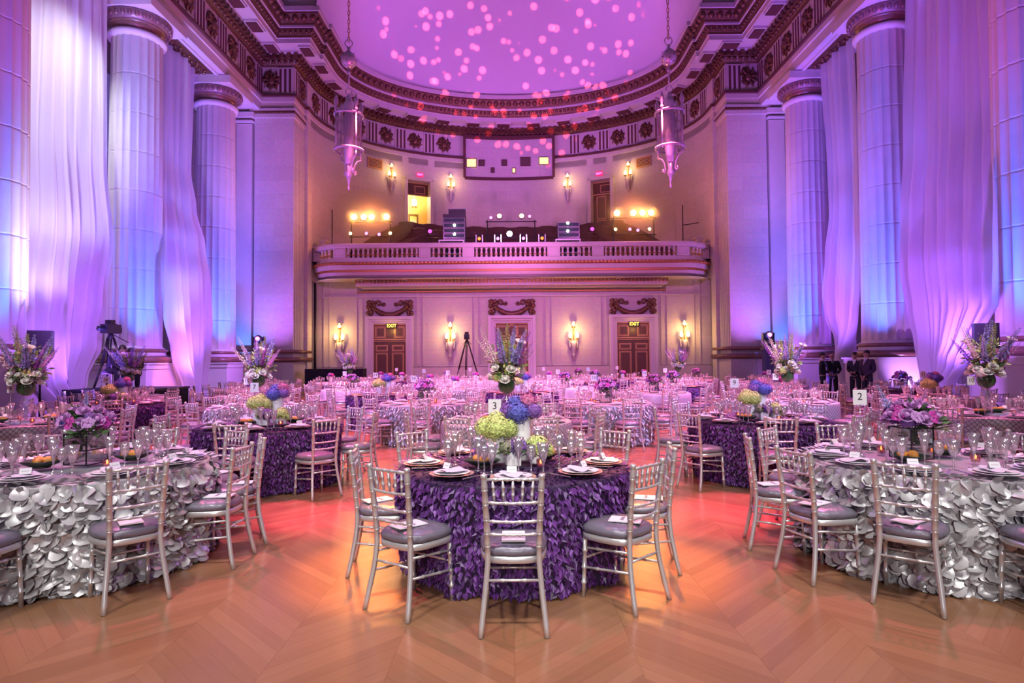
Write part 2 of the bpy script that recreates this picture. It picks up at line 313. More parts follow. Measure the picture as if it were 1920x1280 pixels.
# ------------------------------------------------------------------ mesh helpers
class MB:
    def __init__(s): s.v = []; s.f = []; s.m = []; s.s = []; s.uv = None
    def add(s, vs, fs, m=0, sm=True, uvs=None):
        k = len(s.v); s.v.extend([tuple(p) for p in vs])
        if uvs is not None:
            if s.uv is None: s.uv = [(0, 0)]*k
            s.uv.extend(uvs)
        elif s.uv is not None: s.uv.extend([(p[0], p[2]) for p in vs])
        for f in fs: s.f.append(tuple(i + k for i in f)); s.m.append(m); s.s.append(sm)
        return s
    def box(s, c, d, m=0, rz=0.0, T=None):
        cx, cy, cz = c; a, b, h = d[0]/2, d[1]/2, d[2]/2
        vs = []
        for z in (-h, h):
            for x, y in ((-a, -b), (a, -b), (a, b), (-a, b)):
                X = x*math.cos(rz) - y*math.sin(rz); Y = x*math.sin(rz) + y*math.cos(rz)
                p = Vector((cx + X, cy + Y, cz + z)); vs.append(T @ p if T else p)
        return s.add(vs, [(3, 2, 1, 0), (4, 5, 6, 7), (0, 1, 5, 4), (1, 2, 6, 5), (2, 3, 7, 6), (3, 0, 4, 7)], m, False)
    def lathe(s, prof, seg=16, c=(0, 0, 0), m=0, T=None, sm=True, rf=None, cap=True):
        vs = []; n = len(prof)
        for (r, z) in prof:
            for k in range(seg):
                a = 2*PI*k/seg; rr = r*(rf(a, z) if rf else 1)
                p = Vector((c[0] + rr*math.cos(a), c[1] + rr*math.sin(a), c[2] + z)); vs.append(T @ p if T else p)
        fs = []
        for i in range(n - 1):
            for k in range(seg):
                j = (k + 1) % seg; fs.append((i*seg + k, i*seg + j, (i + 1)*seg + j, (i + 1)*seg + k))
        if cap:
            if prof[0][0] > 1e-4: fs.append(tuple(range(seg - 1, -1, -1)))
            if prof[-1][0] > 1e-4: fs.append(tuple((n - 1)*seg + k for k in range(seg)))
        return s.add(vs, fs, m, sm)
    def tube(s, pts, rad, seg=8, m=0, cap=True):
        pts = [Vector(p) for p in pts]; n = len(pts)
        if isinstance(rad, (int, float)): rad = [rad]*n
        vs = []; up = None
        for i in range(n):
            d = (pts[min(i + 1, n - 1)] - pts[max(i - 1, 0)]).normalized()
            if up is None:
                up = Vector((0, 0, 1)) if abs(d.z) < 0.9 else Vector((0, 1, 0))
            a = d.cross(up).normalized(); b = a.cross(d).normalized(); up = b
            for k in range(seg):
                t = 2*PI*k/seg; vs.append(pts[i] + (a*math.cos(t) + b*math.sin(t))*rad[i])
        fs = [(i*seg + k, i*seg + (k + 1) % seg, (i + 1)*seg + (k + 1) % seg, (i + 1)*seg + k) for i in range(n - 1) for k in range(seg)]
        if cap: fs += [tuple(range(seg - 1, -1, -1)), tuple((n - 1)*seg + k for k in range(seg))]
        return s.add(vs, fs, m)
    def ball(s, c, r, seg=10, rings=7, m=0, sc=(1, 1, 1)):
        prof = [(math.sin(PI*i/rings), -math.cos(PI*i/rings)) for i in range(rings + 1)]
        vs = [Vector((c[0], c[1], c[2] - r*sc[2]))]
        for (q, z) in prof[1:-1]:
            for k in range(seg):
                a = 2*PI*k/seg; vs.append((c[0] + r*sc[0]*q*math.cos(a), c[1] + r*sc[1]*q*math.sin(a), c[2] + r*sc[2]*z))
        vs.append((c[0], c[1], c[2] + r*sc[2])); fs = []
        for k in range(seg): fs.append((0, 1 + (k + 1) % seg, 1 + k))
        for i in range(rings - 2):
            for k in range(seg): a, b = 1 + i*seg, 1 + (i + 1)*seg; j = (k + 1) % seg; fs.append((a + k, a + j, b + j, b + k))
        L = len(vs) - 1; a = 1 + (rings - 2)*seg
        for k in range(seg): fs.append((a + k, a + (k + 1) % seg, L))
        return s.add(vs, fs, m)
    def grid(s, rows, m=0, sm=True, uvs=None, closed=False):
        nr, nc = len(rows), len(rows[0]); vs = [p for r in rows for p in r]
        fs = [(i*nc + k, i*nc + (k + 1) % nc, (i + 1)*nc + (k + 1) % nc, (i + 1)*nc + k) for i in range(nr - 1) for k in range(nc if closed else nc - 1)]
        return s.add(vs, fs, m, sm, [u for r in uvs for u in r] if uvs else None)
    def mesh(s, name, mats):
        me = bpy.data.meshes.new(name); me.from_pydata(s.v, [], s.f)
        mats = mats if isinstance(mats, (list, tuple)) else [mats]
        for q in mats: me.materials.append(q)
        me.polygons.foreach_set('material_index', s.m); me.polygons.foreach_set('use_smooth', s.s)
        if s.uv is not None:
            ul = me.uv_layers.new(name='UVMap'); li = [0]*len(me.loops); me.loops.foreach_get('vertex_index', li)
            ul.data.foreach_set('uv', [c for i in li for c in s.uv[i]])
        me.update(); return me
    def build(s, name, mats, parent=None, loc=(0, 0, 0), rz=0.0):
        o = bpy.data.objects.new(name, s.mesh(name, mats)); COL.objects.link(o)
        if parent: o.parent = parent
        o.location = loc; o.rotation_euler = (0, 0, rz); return o

def tag(o, label=None, cat=None, group=None, kind=None):
    if label: o['label'] = label
    if cat: o['category'] = cat
    if group: o['group'] = group
    if kind: o['kind'] = kind
    return o
def thing(name, label, cat, loc=(0, 0, 0), rz=0.0, group=None):
    o = bpy.data.objects.new(name, None); COL.objects.link(o); o.location = loc; o.rotation_euler = (0, 0, rz); o.empty_display_size = 0.1
    return tag(o, label, cat, group)
KIDS = {}
def kids(o):
    k = KIDS.get(o.name)
    if k is None: k = KIDS[o.name] = list(o.children)
    return k
def dup(root, loc, rz=0.0, label=None, group=None, sc=1.0):
    r = root.copy(); COL.objects.link(r); r.location = loc; r.rotation_euler = (0, 0, rz); r.scale = (sc,)*3
    if label: r['label'] = label
    if group: r['group'] = group
    for ch in kids(root):
        c = ch.copy(); COL.objects.link(c); c.parent = r
        for g in kids(ch):
            d = g.copy(); COL.objects.link(d); d.parent = c
    return r
def part(proto, parent, loc=(0, 0, 0), rot=(0, 0, 0), sc=1.0, name=None):
    o = proto.copy() if isinstance(proto, bpy.types.Object) else bpy.data.objects.new(name or proto.name, proto)
    COL.objects.link(o); o.parent = parent; o.location = loc; o.rotation_euler = rot; o.scale = (sc,)*3 if isinstance(sc, (int, float)) else sc
    return o
def struct(o, label=None): return tag(o, label, None, None, 'structure')

def text(name, body, size, parent, loc, rot, m, extrude=0.002):
    c = bpy.data.curves.new(name, 'FONT'); c.body = body; c.size = size; c.align_x = 'CENTER'; c.align_y = 'CENTER'; c.extrude = extrude
    c.materials.append(m); tmp = bpy.data.objects.new('tmp', c); me = bpy.data.meshes.new_from_object(tmp); bpy.data.objects.remove(tmp); me.name = name
    o = bpy.data.objects.new(name, me); COL.objects.link(o); o.parent = parent; o.location = loc; o.rotation_euler = rot; return o

# ------------------------------------------------------------------ room shell
XC = 13.6                    # column axis
COLY = (15.9, 22.2, 28.2)    # column depths
mb = MB(); mb.add([(-24, -8, 0), (24, -8, 0), (24, 36, 0), (-24, 36, 0)], [(0, 1, 2, 3)], 0, False)
mb.add([(-24, -8, -.2), (24, -8, -.2), (24, 36, -.2), (-24, 36, -.2)], [(3, 2, 1, 0)], 0, False)
struct(mb.build('floor', M['floor']), 'oak parquet floor laid in broad chevrons')

def wall(name, path, z0, z1, m, label, th=0.25):
    """vertical wall along path (list of xy), with uv in metres, given a real thickness behind its face"""
    mb = MB(); L = 0; rows = [[], []]; uvs = [[], []]
    for i, p in enumerate(path):
        if i: L += math.hypot(p[0] - path[i-1][0], p[1] - path[i-1][1])
        for k, z in enumerate((z0, z1)): rows[k].append((p[0], p[1], z)); uvs[k].append((L, z))
    mb.grid(rows, 0, False, uvs)
    n = len(path); back = []
    for i in range(n):
        a = Vector(path[max(i-1, 0)]); b = Vector(path[min(i+1, n-1)]); d = (b - a).normalized(); nn = Vector((d.y, -d.x))
        back.append((path[i][0] + nn.x*th, path[i][1] + nn.y*th))
    mb.grid([[(p[0], p[1], z) for p in back] for z in (z1, z0)], 0, False, [[uvs[1][i] for i in range(n)], [uvs[0][i] for i in range(n)]])
    return struct(mb.build(name, m), label)

for sx, nm in ((-1, 'left'), (1, 'right')):
    pts = [(sx*18.6, -8), (sx*18.6, 31.6)]
    if sx < 0: pts.reverse()
    wall('wall_' + nm, pts, 0, 16, M['wall'], 'stone aisle wall behind the ' + nm + ' colonnade')

# apse path: right to left, inward side on the left hand
AX, BY, YC = 10.85, 8.0, 33.2
ell = [(AX*math.cos(t), YC + BY*math.sin(t)) for t in [PI*i/72 for i in range(73)]]
PATH = [(12.65, -6), (12.65, 31.0), (11.0, 31.0), (11.0, 32.6), (AX, 32.6)] + ell + [(-AX, 32.6), (-11.0, 32.6), (-11.0, 31.0), (-12.65, 31.0), (-12.65, -6)]
def offs(path, d):
    out = []; n = len(path)
    for i in range(n):
        p = Vector(path[i])
        def nrm(a, b): e = (Vector(b) - Vector(a)).normalized(); return Vector((-e.y, e.x))
        n1 = nrm(path[i-1], path[i]) if i else nrm(path[0], path[1]); n2 = nrm(path[i], path[i+1]) if i < n-1 else n1
        mt = (n1 + n2); mt = mt / max(mt.length, 1e-6); mt = mt / max(mt.dot(n1), 0.3)
        out.append((p.x + mt.x*d, p.y + mt.y*d))
    return out
def sweep(mb, path, prof, m=0):
    """prof: list of (offset, z)"""
    rows = []; 
    for (d, z) in prof: rows.append([(x, y, z) for (x, y) in offs(path, d)])
    mb.grid(rows, m, False)
def along(path, step, start=0.0):
    """points at equal steps: (x, y, tangent angle, length so far)"""
    L = start; acc = 0.0; out = []
    for i in range(len(path) - 1):
        a, b = Vector(path[i]), Vector(path[i+1]); d = (b - a).length
        while L <= acc + d:
            t = (L - acc)/d; p = a.lerp(b, t); out.append((p.x, p.y, math.atan2(b.y - a.y, b.x - a.x), L, i)); L += step
        acc += d
    return out

# apse upper wall and the pier faces
wall('wall_apse', ell, 6.0, 15.3, M['wall'], 'curved stone apse wall above the balcony')
wl = [(11.2, 34.0), (-11.2, 34.0)]
wall('wall_end', wl, 0, 6.3, M['wall'], 'flat stone end wall with three doors under the balcony', 0.5)

# entablature: one sweep per material
ST = MB(); GO = MB(); BR = MB()
sweep(ST, PATH, [(0.0, 14.4), (0.0, 14.8), (0.06, 14.82), (0.06, 15.05)])
sweep(BR, PATH, [(0.06, 15.05), (0.16, 15.07), (0.16, 15.17), (0.0, 15.2)])
sweep(ST, PATH, [(0.0, 15.2), (0.0, 16.62)])
sweep(GO, PATH, [(0.0, 16.62), (0.14, 16.66), (0.22, 16.74), (0.30, 16.82), (0.30, 16.86), (0.36, 16.88), (0.36, 17.1)])
sweep(ST, PATH, [(0.36, 17.1), (0.5, 17.15), (0.5, 17.22), (1.22, 17.22), (1.22, 17.44), (1.27, 17.46)])
sweep(GO, PATH, [(1.27, 17.46), (1.30, 17.56), (1.44, 17.76), (1.46, 17.84)])
sweep(ST, PATH, [(1.46, 17.84), (1.50, 17.86), (1.50, 17.96)])
sweep(GO, PATH, [(1.50, 17.96), (1.54, 18.06), (1.70, 18.26), (1.80, 18.38), (1.80, 18.46)])
sweep(ST, PATH, [(1.80, 18.46), (1.86, 18.48), (1.86, 18.70), (1.6, 18.72), (1.6, 22.5)])
def beads(mb, d, z, step, r, sc=(1, 1, 1), m=0, y0=8, path=None):
    for (x, y, a, L, i) in along(offs(path or PATH, d), step):
        if y < y0: continue
        mb.ball((x, y, z), r, 6, 4, m, sc)
beads(GO, 0.24, 16.76, 0.30, 0.11, (1, 1, 1.0)); beads(GO, 1.38, 17.68, 0.26, 0.10); beads(GO, 1.68, 18.22, 0.42, 0.17, (1, 1, 1.1))
for (x, y, a, L, i) in along(offs(PATH, 0.44), 0.36):          # dentils
    if y > 8: GO.box((x, y, 16.98), (0.2, 0.16, 0.2), 0, a)
for (x, y, a, L, i) in along(offs(PATH, 0.86), 2.0, 1.0):       # mutules under the corona
    if y > 6: ST.box((x, y, 17.17), (0.95, 0.62, 0.14), 0, a); BR.box((x, y, 17.08), (0.8, 0.5, 0.05), 0, a)
struct(ST.build('trim_1', M['stone']), 'pale stone bands of the entablature and cornice')
struct(GO.build('trim_2', M['gold']), 'gilded egg and dart mouldings of the cornice')
struct(BR.build('trim_3', M['brown']), 'dark red fillets of the entablature')
# triglyphs and gilded metopes
mt = MB()
for k in range(14):
    a = 2*PI*k/14 + RND.uniform(-.1, .1); r = RND.uniform(.25, .46)
    mt.ball((r*math.cos(a), -.03, r*math.sin(a)*1.05), RND.uniform(.09, .16), 6, 5, 0, (1.0, .55, 1.0))
for k in range(9):
    a = 2*PI*k/9 + .2; mt.tube([(0.1*math.cos(a), -.05, .1*math.sin(a)), (.38*math.cos(a), -.10, .40*math.sin(a)), (.52*math.cos(a + .2), -.02, .56*math.sin(a + .2))], [.07, .06, .015], 5)
mt.ball((0, -.06, 0), .2, 8, 6, 0, (1, .7, 1.2))
mtm = mt.mesh('trim_metope', M['gold'])
tg = MB(); tg.box((0, -.03, 0), (.78, .06, 1.34), 0)
for k in (-1, 0, 1): tg.box((k*.24, -.065, -.02), (.11, .03, 1.2), 1)
tg.box((0, -.10, -.78), (.66, .1, .1), 1)
tgm = tg.mesh('trim_triglyph', [M['stone'], M['brown']])
fz = []
for sx in (-1, 1):
    for k in range(13): fz.append((sx*12.65, 7.2 + k*1.95, sx*PI/2 + PI/2 if sx > 0 else -PI/2 + PI/2, tgm)); fz.append((sx*12.65, 8.18 + k*1.95, 0, mtm))
    fz += [(sx*11.42, 31.0, 0, tgm), (sx*12.12, 31.0, 0, mtm), (sx*11.0, 31.42, 0, tgm), (sx*11.0, 32.12, 0, mtm)]
for n_, (x, y, a, L, i) in enumerate(along(ell, .98, .75)):
    if abs(x) < 3.6 and y > 40: continue
    o = bpy.data.objects.new('trim_triglyph' if n_ % 2 == 0 else 'trim_metope', tgm if n_ % 2 == 0 else mtm); COL.objects.link(o); o.location = (x, y, 15.9); o.rotation_euler = (0, 0, a + PI); struct(o)
for (x, y, a, msh) in fz:
    side = abs(abs(x) - 12.65) < .01 or abs(abs(x) - 11.0) < .01
    o = bpy.data.objects.new(msh.name, msh); COL.objects.link(o); o.location = (x, y, 15.9); o.rotation_euler = (0, 0, (-PI/2 if x > 0 else PI/2) if side else 0); struct(o)
# half dome above the apse: quarter ellipsoid springing from the cornice
de = offs(ell, 1.62); rows = []
cx, cy = 0.0, YC
for j in range(19):
    t = PI/2*j/18
    rows.append([(x*math.cos(t), cy + (y - cy)*math.cos(t), 18.68 + 7.5*math.sin(t)) for (x, y) in de])
mb = MB(); mb.grid(rows, 0, True)
mb.grid([[((AX - 1.62)*math.cos(t), yy, 18.68 + 7.5*math.sin(t)) for t in [PI*k/36 for k in range(37)]] for yy in (29.0, YC)], 0, True)
struct(mb.build('ceiling', M['dome']), 'plaster half dome over the apse, speckled with pink light')
for (px) in (-2.35, 2.45):
    mb = MB(); mb.lathe([(0.0, 0), (.16, 0), (.2, .03), (.2, .06)], 12)
    # small round opening in the dome
    xx = px; t = math.asin((24.1 - 18.68)/7.5); k = math.cos(t)
    yy = YC + (BY - 1.62)*k*math.sqrt(max(0, 1 - (xx/((AX - 1.62)*k))**2))
    o = mb.build('trim_vent', M['brown'], None, (xx, yy - .08, 24.0)); o.rotation_euler = (math.radians(50), 0, 0); struct(o)

# beams over the columns with gilded soffit panels, aisle ceiling
for sx, nm in ((-1, 'left'), (1, 'right')):
    mb = MB(); mb.box((sx*13.6, 12.6, 14.72), (1.86, 37, 0.64)); struct(mb.build('trim_beam_' + nm, M['stone']), 'stone beam over the ' + nm + ' columns')
    mb = MB(); gb = MB()
    for y0 in (9.6, 15.9, 22.2):
        yc = y0 + 3.1
        gb.box((sx*13.6, yc, 14.385), (0.9, 3.3, 0.03))
        for k in range(5):
            for q in range(6):
                a = q*PI/3; gb.ball((sx*13.6 + .26*math.cos(a), yc - 1.3 + k*.65 + .22*math.sin(a), 14.36), .09, 6, 4)
        for dx in (-.58, .58): mb.box((sx*13.6 + dx, yc, 14.37), (.14, 3.7, .06))
        for dy in (-1.78, 1.78): mb.box((sx*13.6, yc + dy, 14.37), (1.1, .14, .06))
    struct(mb.build('trim_soffit_' + nm, M['stone']), 'stone frames of the soffit panels'); struct(gb.build('trim_panel_' + nm, M['gold']), 'gilded scroll panels under the ' + nm + ' beam')
    mb = MB(); mb.box((sx*16.6, 12.0, 15.1), (4.4, 39, 0.2)); struct(mb.build('ceiling_' + nm, M['gold']), 'gilded coffered ceiling of the ' + nm + ' aisle')
    # piers at the end of each colonnade
    mb = MB()
    def pier_face(x0, x1, y, z0, z1, dep):
        mb.box((sx*(x0 + x1)/2, y + dep/2, (z0 + z1)/2), (x1 - x0, dep, z1 - z0))
    pier_face(11.15, 18.6, 31.25, 0, 14.4, 1.9)
    pier_face(11.0, 13.0, 31.0, 1.58, 14.4, 2.1)
    pier_face(10.9, 18.5, 30.75, 0, 1.58, 2.3)
    pier_face(10.8, 11.4, 32.55, 0, 14.4, 0.7)
    pier_face(10.92, 13.1, 30.92, 14.0, 14.2, 2.2)
    pier_face(10.85, 13.2, 30.85, 14.32, 14.45, 2.3)
    for k in range(7):      # flutes on the pier
        mb.box((sx*10.985, 31.22 + k*.22, 7.8), (.05, .11, 12.0))
        pass
    mb.uv = [(p[0] + p[1], p[2]) for p in mb.v]
    struct(mb.build('wall_pier_' + nm, M['wall']), 'stone pier at the end of the ' + nm + ' colonnade')
    gb = MB(); gb.box((sx*12.02, 31.95, 14.26), (2.26, 2.2, .12))
    for k in range(12): gb.ball((sx*(11.0 + k*.19), 30.9, 14.26), .08, 6, 4)
    struct(gb.build('trim_pier_' + nm, M['gold']), 'gilded band on the ' + nm + ' pier capital')
    bb = MB()
    for z, r, e in ((1.72, .12, .24), (2.12, .09, .16)):
        bb.tube([(sx*18.4, 31.0 - e, z), (sx*(10.9 - e*.4), 31.0 - e, z), (sx*(10.9 - e*.4), 33.2, z)], r, 8)
    struct(bb.build('trim_base_' + nm, M['bronze']), 'dark marble base mouldings of the ' + nm + ' pier')

# columns
def column_parts():
    R0, R1 = 0.90, 0.82; z0, z1 = 2.12, 13.25
    mb = MB(); NF = 20; SEG = NF*8
    def rf(a, z):
        t = (a*NF/(2*PI)) % 1.0
        return 1 - 0.07*math.sin(PI*t)**0.7
    prof = []
    nz = 8
    for k in range(nz):
        a, b = z0 + (z1 - z0)*k/nz, z0 + (z1 - z0)*(k + 1)/nz
        ra = R0 + (R1 - R0)*k/nz; rb = R0 + (R1 - R0)*(k + 1)/nz
        prof += [(ra*.985, a), (ra, a + .012), (ra, a + .05), (rb, b - .05), (rb, b - .012)]
    prof.append((R1*.985, z1))
    mb.lathe(prof, SEG, rf=rf); shaft = mb
    cap = MB(); cap.lathe([(.82, 13.2), (.93, 13.24), (.96, 13.34), (.92, 13.42), (.86, 13.44)], 48, m=0)
    cap.lathe([(.86, 13.44), (.86, 13.66), (.90, 13.70), (.95, 13.72)], 48, m=1)
    cap.lathe([(.95, 13.72), (1.02, 13.82), (1.12, 13.96), (1.12, 14.02), (1.0, 14.05)], 48, m=2)
    for k in range(30):
        a = 2*PI*k/30; cap.ball((1.06*math.cos(a), 1.06*math.sin(a), 13.88), .105, 6, 5, 2, (.8, .8, 1.25))
    cap.box((0, 0, 14.2), (2.36, 2.36, .32), 0)
    b = MB(); b.lathe([(1.12, 1.6), (1.2, 1.66), (1.22, 1.75), (1.16, 1.83)], 40, m=1); b.lathe([(1.05, 1.84), (1.0, 1.92), (1.02, 1.96)], 40, m=0)
    b.lathe([(1.0, 1.96), (1.08, 2.0), (1.08, 2.06), (1.0, 2.1)], 40, m=1); b.lathe([(1.0, 2.10), (.92, 2.14), (.9, 2.2)], 40, m=0)
    p = MB(); p.box((0, 0, .70), (2.12, 2.12, 1.4)); p.box((0, 0, 1.46), (2.2, 2.2, .16)); p.box((0, 0, 1.57), (2.3, 2.3, .06)); p.box((0, 0, .1), (2.24, 2.24, .2))
    return shaft.mesh('shaft', M['column']), cap.mesh('capital', [M['column'], M['bronze'], M['silvercap']]), b.mesh('base', [M['column'], M['bronze']]), p.mesh('pedestal', M['stone'])
M['silvercap'] = mat('capital_gilt', (0.24, 0.14, 0.14), 0.38, 0.3)
cp = column_parts()
for sx, nm in ((-1, 'left'), (1, 'right')):
    for i, yc in enumerate(COLY):
        t = thing('column', ['nearest', 'middle', 'farthest'][i] + ' fluted stone column of the ' + nm + ' colonnade on a block pedestal', None, (sx*XC, yc, 0)); t['kind'] = 'structure'
        for msh in cp: part(msh, t)
    # half pilaster against the pier, with its capital
    mb = MB(); mb.box((sx*13.5, 31.1, 7.7), (.8, .3, 12.0)); mb.box((sx*13.5, 31.05, 13.8), (.95, .45, .1)); mb.box((sx*13.5, 31.0, 14.1), (1.1, .55, .25))
    struct(mb.build('wall_pilaster_' + nm, M['column']), 'half pilaster where the ' + nm + ' colonnade meets the pier')
# ------------------------------------------------------------------ apse: wall with two real door openings
def apse(px):
    """point of the apse wall in the direction px of the picture axis: (x, y, tangent angle of the wall)"""
    k = (px - 960)/1157.0; a2, b2 = AX*AX, BY*BY
    A = k*k/a2 + 1/b2; B = -2*YC/b2; C = YC*YC/b2 - 1
    y = (-B + math.sqrt(B*B - 4*A*C))/(2*A); x = k*y
    return x, y, math.atan2((y - YC)/b2, x/a2)       # outward normal angle
def ang(px):
    x, y, n = apse(px); return math.atan2((y - YC)/BY, x/AX)
bpy.data.objects.remove(bpy.data.objects['wall_apse'])
dR = (ang(1150), ang(1113)); dL = (ang(806), ang(763)); DT = 13.3
an = sorted(set([PI*i/72 for i in range(73)] + list(dR) + list(dL)))
mb = MB(); zs = [6.0, 9.8, DT, 15.3]; vs = []; uvs = []
for z in zs:
    s = 0
    for i, t in enumerate(an):
        if i: s += math.hypot(AX*(math.cos(t) - math.cos(an[i-1])), BY*(math.sin(t) - math.sin(an[i-1])))
        vs.append((AX*math.cos(t), YC + BY*math.sin(t), z)); uvs.append((s, z))
fs = []; na = len(an)
for r in range(3):
    for i in range(na - 1):
        mid = (an[i] + an[i+1])/2
        if r == 1 and (dR[0] < mid < dR[1] or dL[0] < mid < dL[1]): continue
        fs.append((r*na + i, r*na + i + 1, (r+1)*na + i + 1, (r+1)*na + i))
mb.add(vs, fs, 0, False, uvs)
mb.add([(x*1.03, YC + (y - YC)*1.04, z) for (x, y, z) in vs], [tuple(reversed(f)) for f in fs], 0, False, uvs)
struct(mb.build('wall_apse', M['wall']), 'curved stone apse wall above the balcony')

def frame_rect(mb, cx, cz, w, h, t, y, d=.03, m=0, T=None):
    for dx in (-1, 1): mb.box((cx + dx*(w/2 - t/2), y, cz), (t, d, h), m, 0, T)
    for dz in (-1, 1): mb.box((cx, y, cz + dz*(h/2 - t/2)), (w - 2*t, d, t), m, 0, T)

# lower doors on the end wall
M['framestone'] = mat('door_frame_stone', (0.74, 0.70, 0.72), 0.6)
def big_door(n, x, label, circle=False):
    t = thing('door_%d' % n, label, None, (x, 34.0, 0)); t['kind'] = 'structure'
    fr = MB()
    for k, (o, d, wd) in enumerate(((1.22, .34, .16), (1.08, .24, .12), (.96, .15, .12))):
        zc = 3.84 + (o - 1.08); hj = zc - wd/2
        for s in (-1, 1): fr.box((s*o, -d/2, hj/2), (wd, d, hj))
        fr.box((0, -d/2, zc), (2*o + wd, d, wd))
    fr.build('frame', M['framestone'], t)
    for s in (-1, 1):
        lf = MB(); lf.box((s*.445, -.02, 1.33), (.88, .06, 2.66)); leaf = lf.build('door_leaf', M['door'], t)
        g = MB()
        for (cz, h) in ((2.32, .34), (1.34, 1.45), (.38, .36)):
            frame_rect(g, s*.445, cz, .66, h, .035, -.06); frame_rect(g, s*.445, cz, .54, max(h - .13, .1), .02, -.06)
        g.build('gilt_moulding', M['doorgilt'], leaf)
    tr = MB(); tr.box((0, -.02, 3.18), (1.78, .06, .94)); tp = tr.build('transom', M['door'], t)
    g = MB(); g.box((0, -.06, 2.80), (1.78, .05, .05)); g.box((0, -.06, 2.70), (1.78, .05, .03)); g.box((0, -.06, 3.62), (1.78, .04, .04))
    for s in (-1, 1): g.box((s*.88, -.06, 1.83), (.03, .05, 3.6))
    for s in (-1, 1): frame_rect(g, s*.52, 3.2, .58, .62, .035, -.06); frame_rect(g, s*.52, 3.2, .44, .48, .02, -.06)
    if circle:
        for r in (.36, .29):
            g.tube([(r*math.cos(2*PI*k/24), -.07, 3.2 + r*math.sin(2*PI*k/24)) for k in range(25)], .018, 5)
    g.build('gilt_moulding', M['doorgilt'], tp)
    return t
big_door(1, -6.72, 'carved double door with gilt panels at the end wall, the one beyond the tall sconce pair on the left')
big_door(2, 0.0, 'middle double door of the end wall with a gilt roundel in its transom', True)
big_door(3, 6.67, 'carved double door with gilt panels on the right part of the end wall')
for x, lb in ((-6.60, 'glowing amber EXIT sign over the left door of the end wall'), (6.72, 'glowing amber EXIT sign over the right door of the end wall')):
    t = thing('exit_sign', lb, 'sign', (x, 33.80, 3.52), 0, 'amber exit signs')
    b = MB(); b.box((0, .05, .02), (.60, .06, .28)); b.build('case', M['black'], t)
    text('lettering', 'EXIT', .26, t, (0, 0.0, .02), (PI/2, 0, 0), M['exitamber'], .01)
    point('exit_glow', (x, 33.45, 3.25), 8, (1, .6, .12), .08)

# gilded swags over the doors
def swag(n, x, lb):
    mb = MB()
    pts = [(-1.0 + 2.0*k/16, -.10, .10 - .52*(1 - (2*k/16 - 1)**2)) for k in range(17)]
    mb.tube(pts, [.09 + .08*(1 - (2*k/16 - 1)**2) for k in range(17)], 8)
    for k in range(17):
        for q in range(3): mb.ball((pts[k][0] + RND.uniform(-.05, .05), -.2, pts[k][2] + RND.uniform(-.09, .09)), .055, 5, 4)
    for s in (-1, 1):
        for (dx, dz, r) in ((.86, .12, .12), (.9, -.02, .12), (1.2, -.3, .12), (.92, .3, .12), (1.12, .32, .12), (1.12, .2, .14), (1.0, .28, .1), (1.18, .05, .13), (1.08, -.1, .14), (1.02, -.25, .13), (1.05, -.4, .10), (1.2, .3, .1), (.95, .1, .12)):
            mb.ball((s*dx, -.1, dz), r, 7, 5, 0, (1, .6, 1))
        sp = [(s*(.62 + .18*math.cos(a)*(1 - a/9)), -.06, .24 + .16*math.sin(a)*(1 - a/9)) for a in [k*.45 for k in range(16)]]
        mb.tube(sp, .055, 6); sp = [(s*(.34 + .12*math.cos(-a)*(1 - a/9)), -.06, .2 + .1*math.sin(-a)*(1 - a/9)) for a in [k*.5 for k in range(14)]]
        mb.tube(sp, .045, 6)
    o = mb.build('trim_swag', M['gold'], None, (x, 33.98, 4.55)); struct(o, lb)
swag(1, -6.72, 'gilded garland relief above the left door'); swag(2, 0, 'gilded garland relief above the middle door'); swag(3, 6.67, 'gilded garland relief above the right door')

# end wall panelling
SEG = ((-11.1, -8.0), (-5.44, -1.28), (1.28, 5.39), (7.95, 11.1))
mb = MB()
for a, b in SEG: mb.box(((a + b)/2, 33.965, .62), (b - a, .07, 1.24))
struct(mb.build('baseboard_end', M['stone']), 'plain stone dado of the end wall')
mb = MB(); g = MB()
for x in (-10.2, -8.4, -5.05, -2.05, 2.05, 5.05, 8.4, 10.2):
    for dx in (-.16, .16): mb.box((x + dx, 33.97, 3.6), (.05, .06, 4.7))
mb.box((0, 33.96, 5.15), (21, .07, .08))
for a, b in SEG: mb.box(((a + b)/2, 33.97, 1.32), (b - a, .06, .06))
struct(mb.build('trim_4', M['stone']), 'raised stone panel mouldings of the end wall')
g.box((0, 33.93, 5.43), (17.0, .1, .09)); struct(g.build('trim_5', M['goldlite']), 'gilt line high on the end wall')
mb = MB(); mb.tube([(-10.72, 33.55, 0), (-10.72, 33.55, 5.9)], .07, 8); mb.box((-10.72, 33.55, .03), (.2, .2, .06))
tag(mb.build('cable_riser', M['black']), 'dark vertical pipe running up the wall corner beside the balcony', 'pipe')

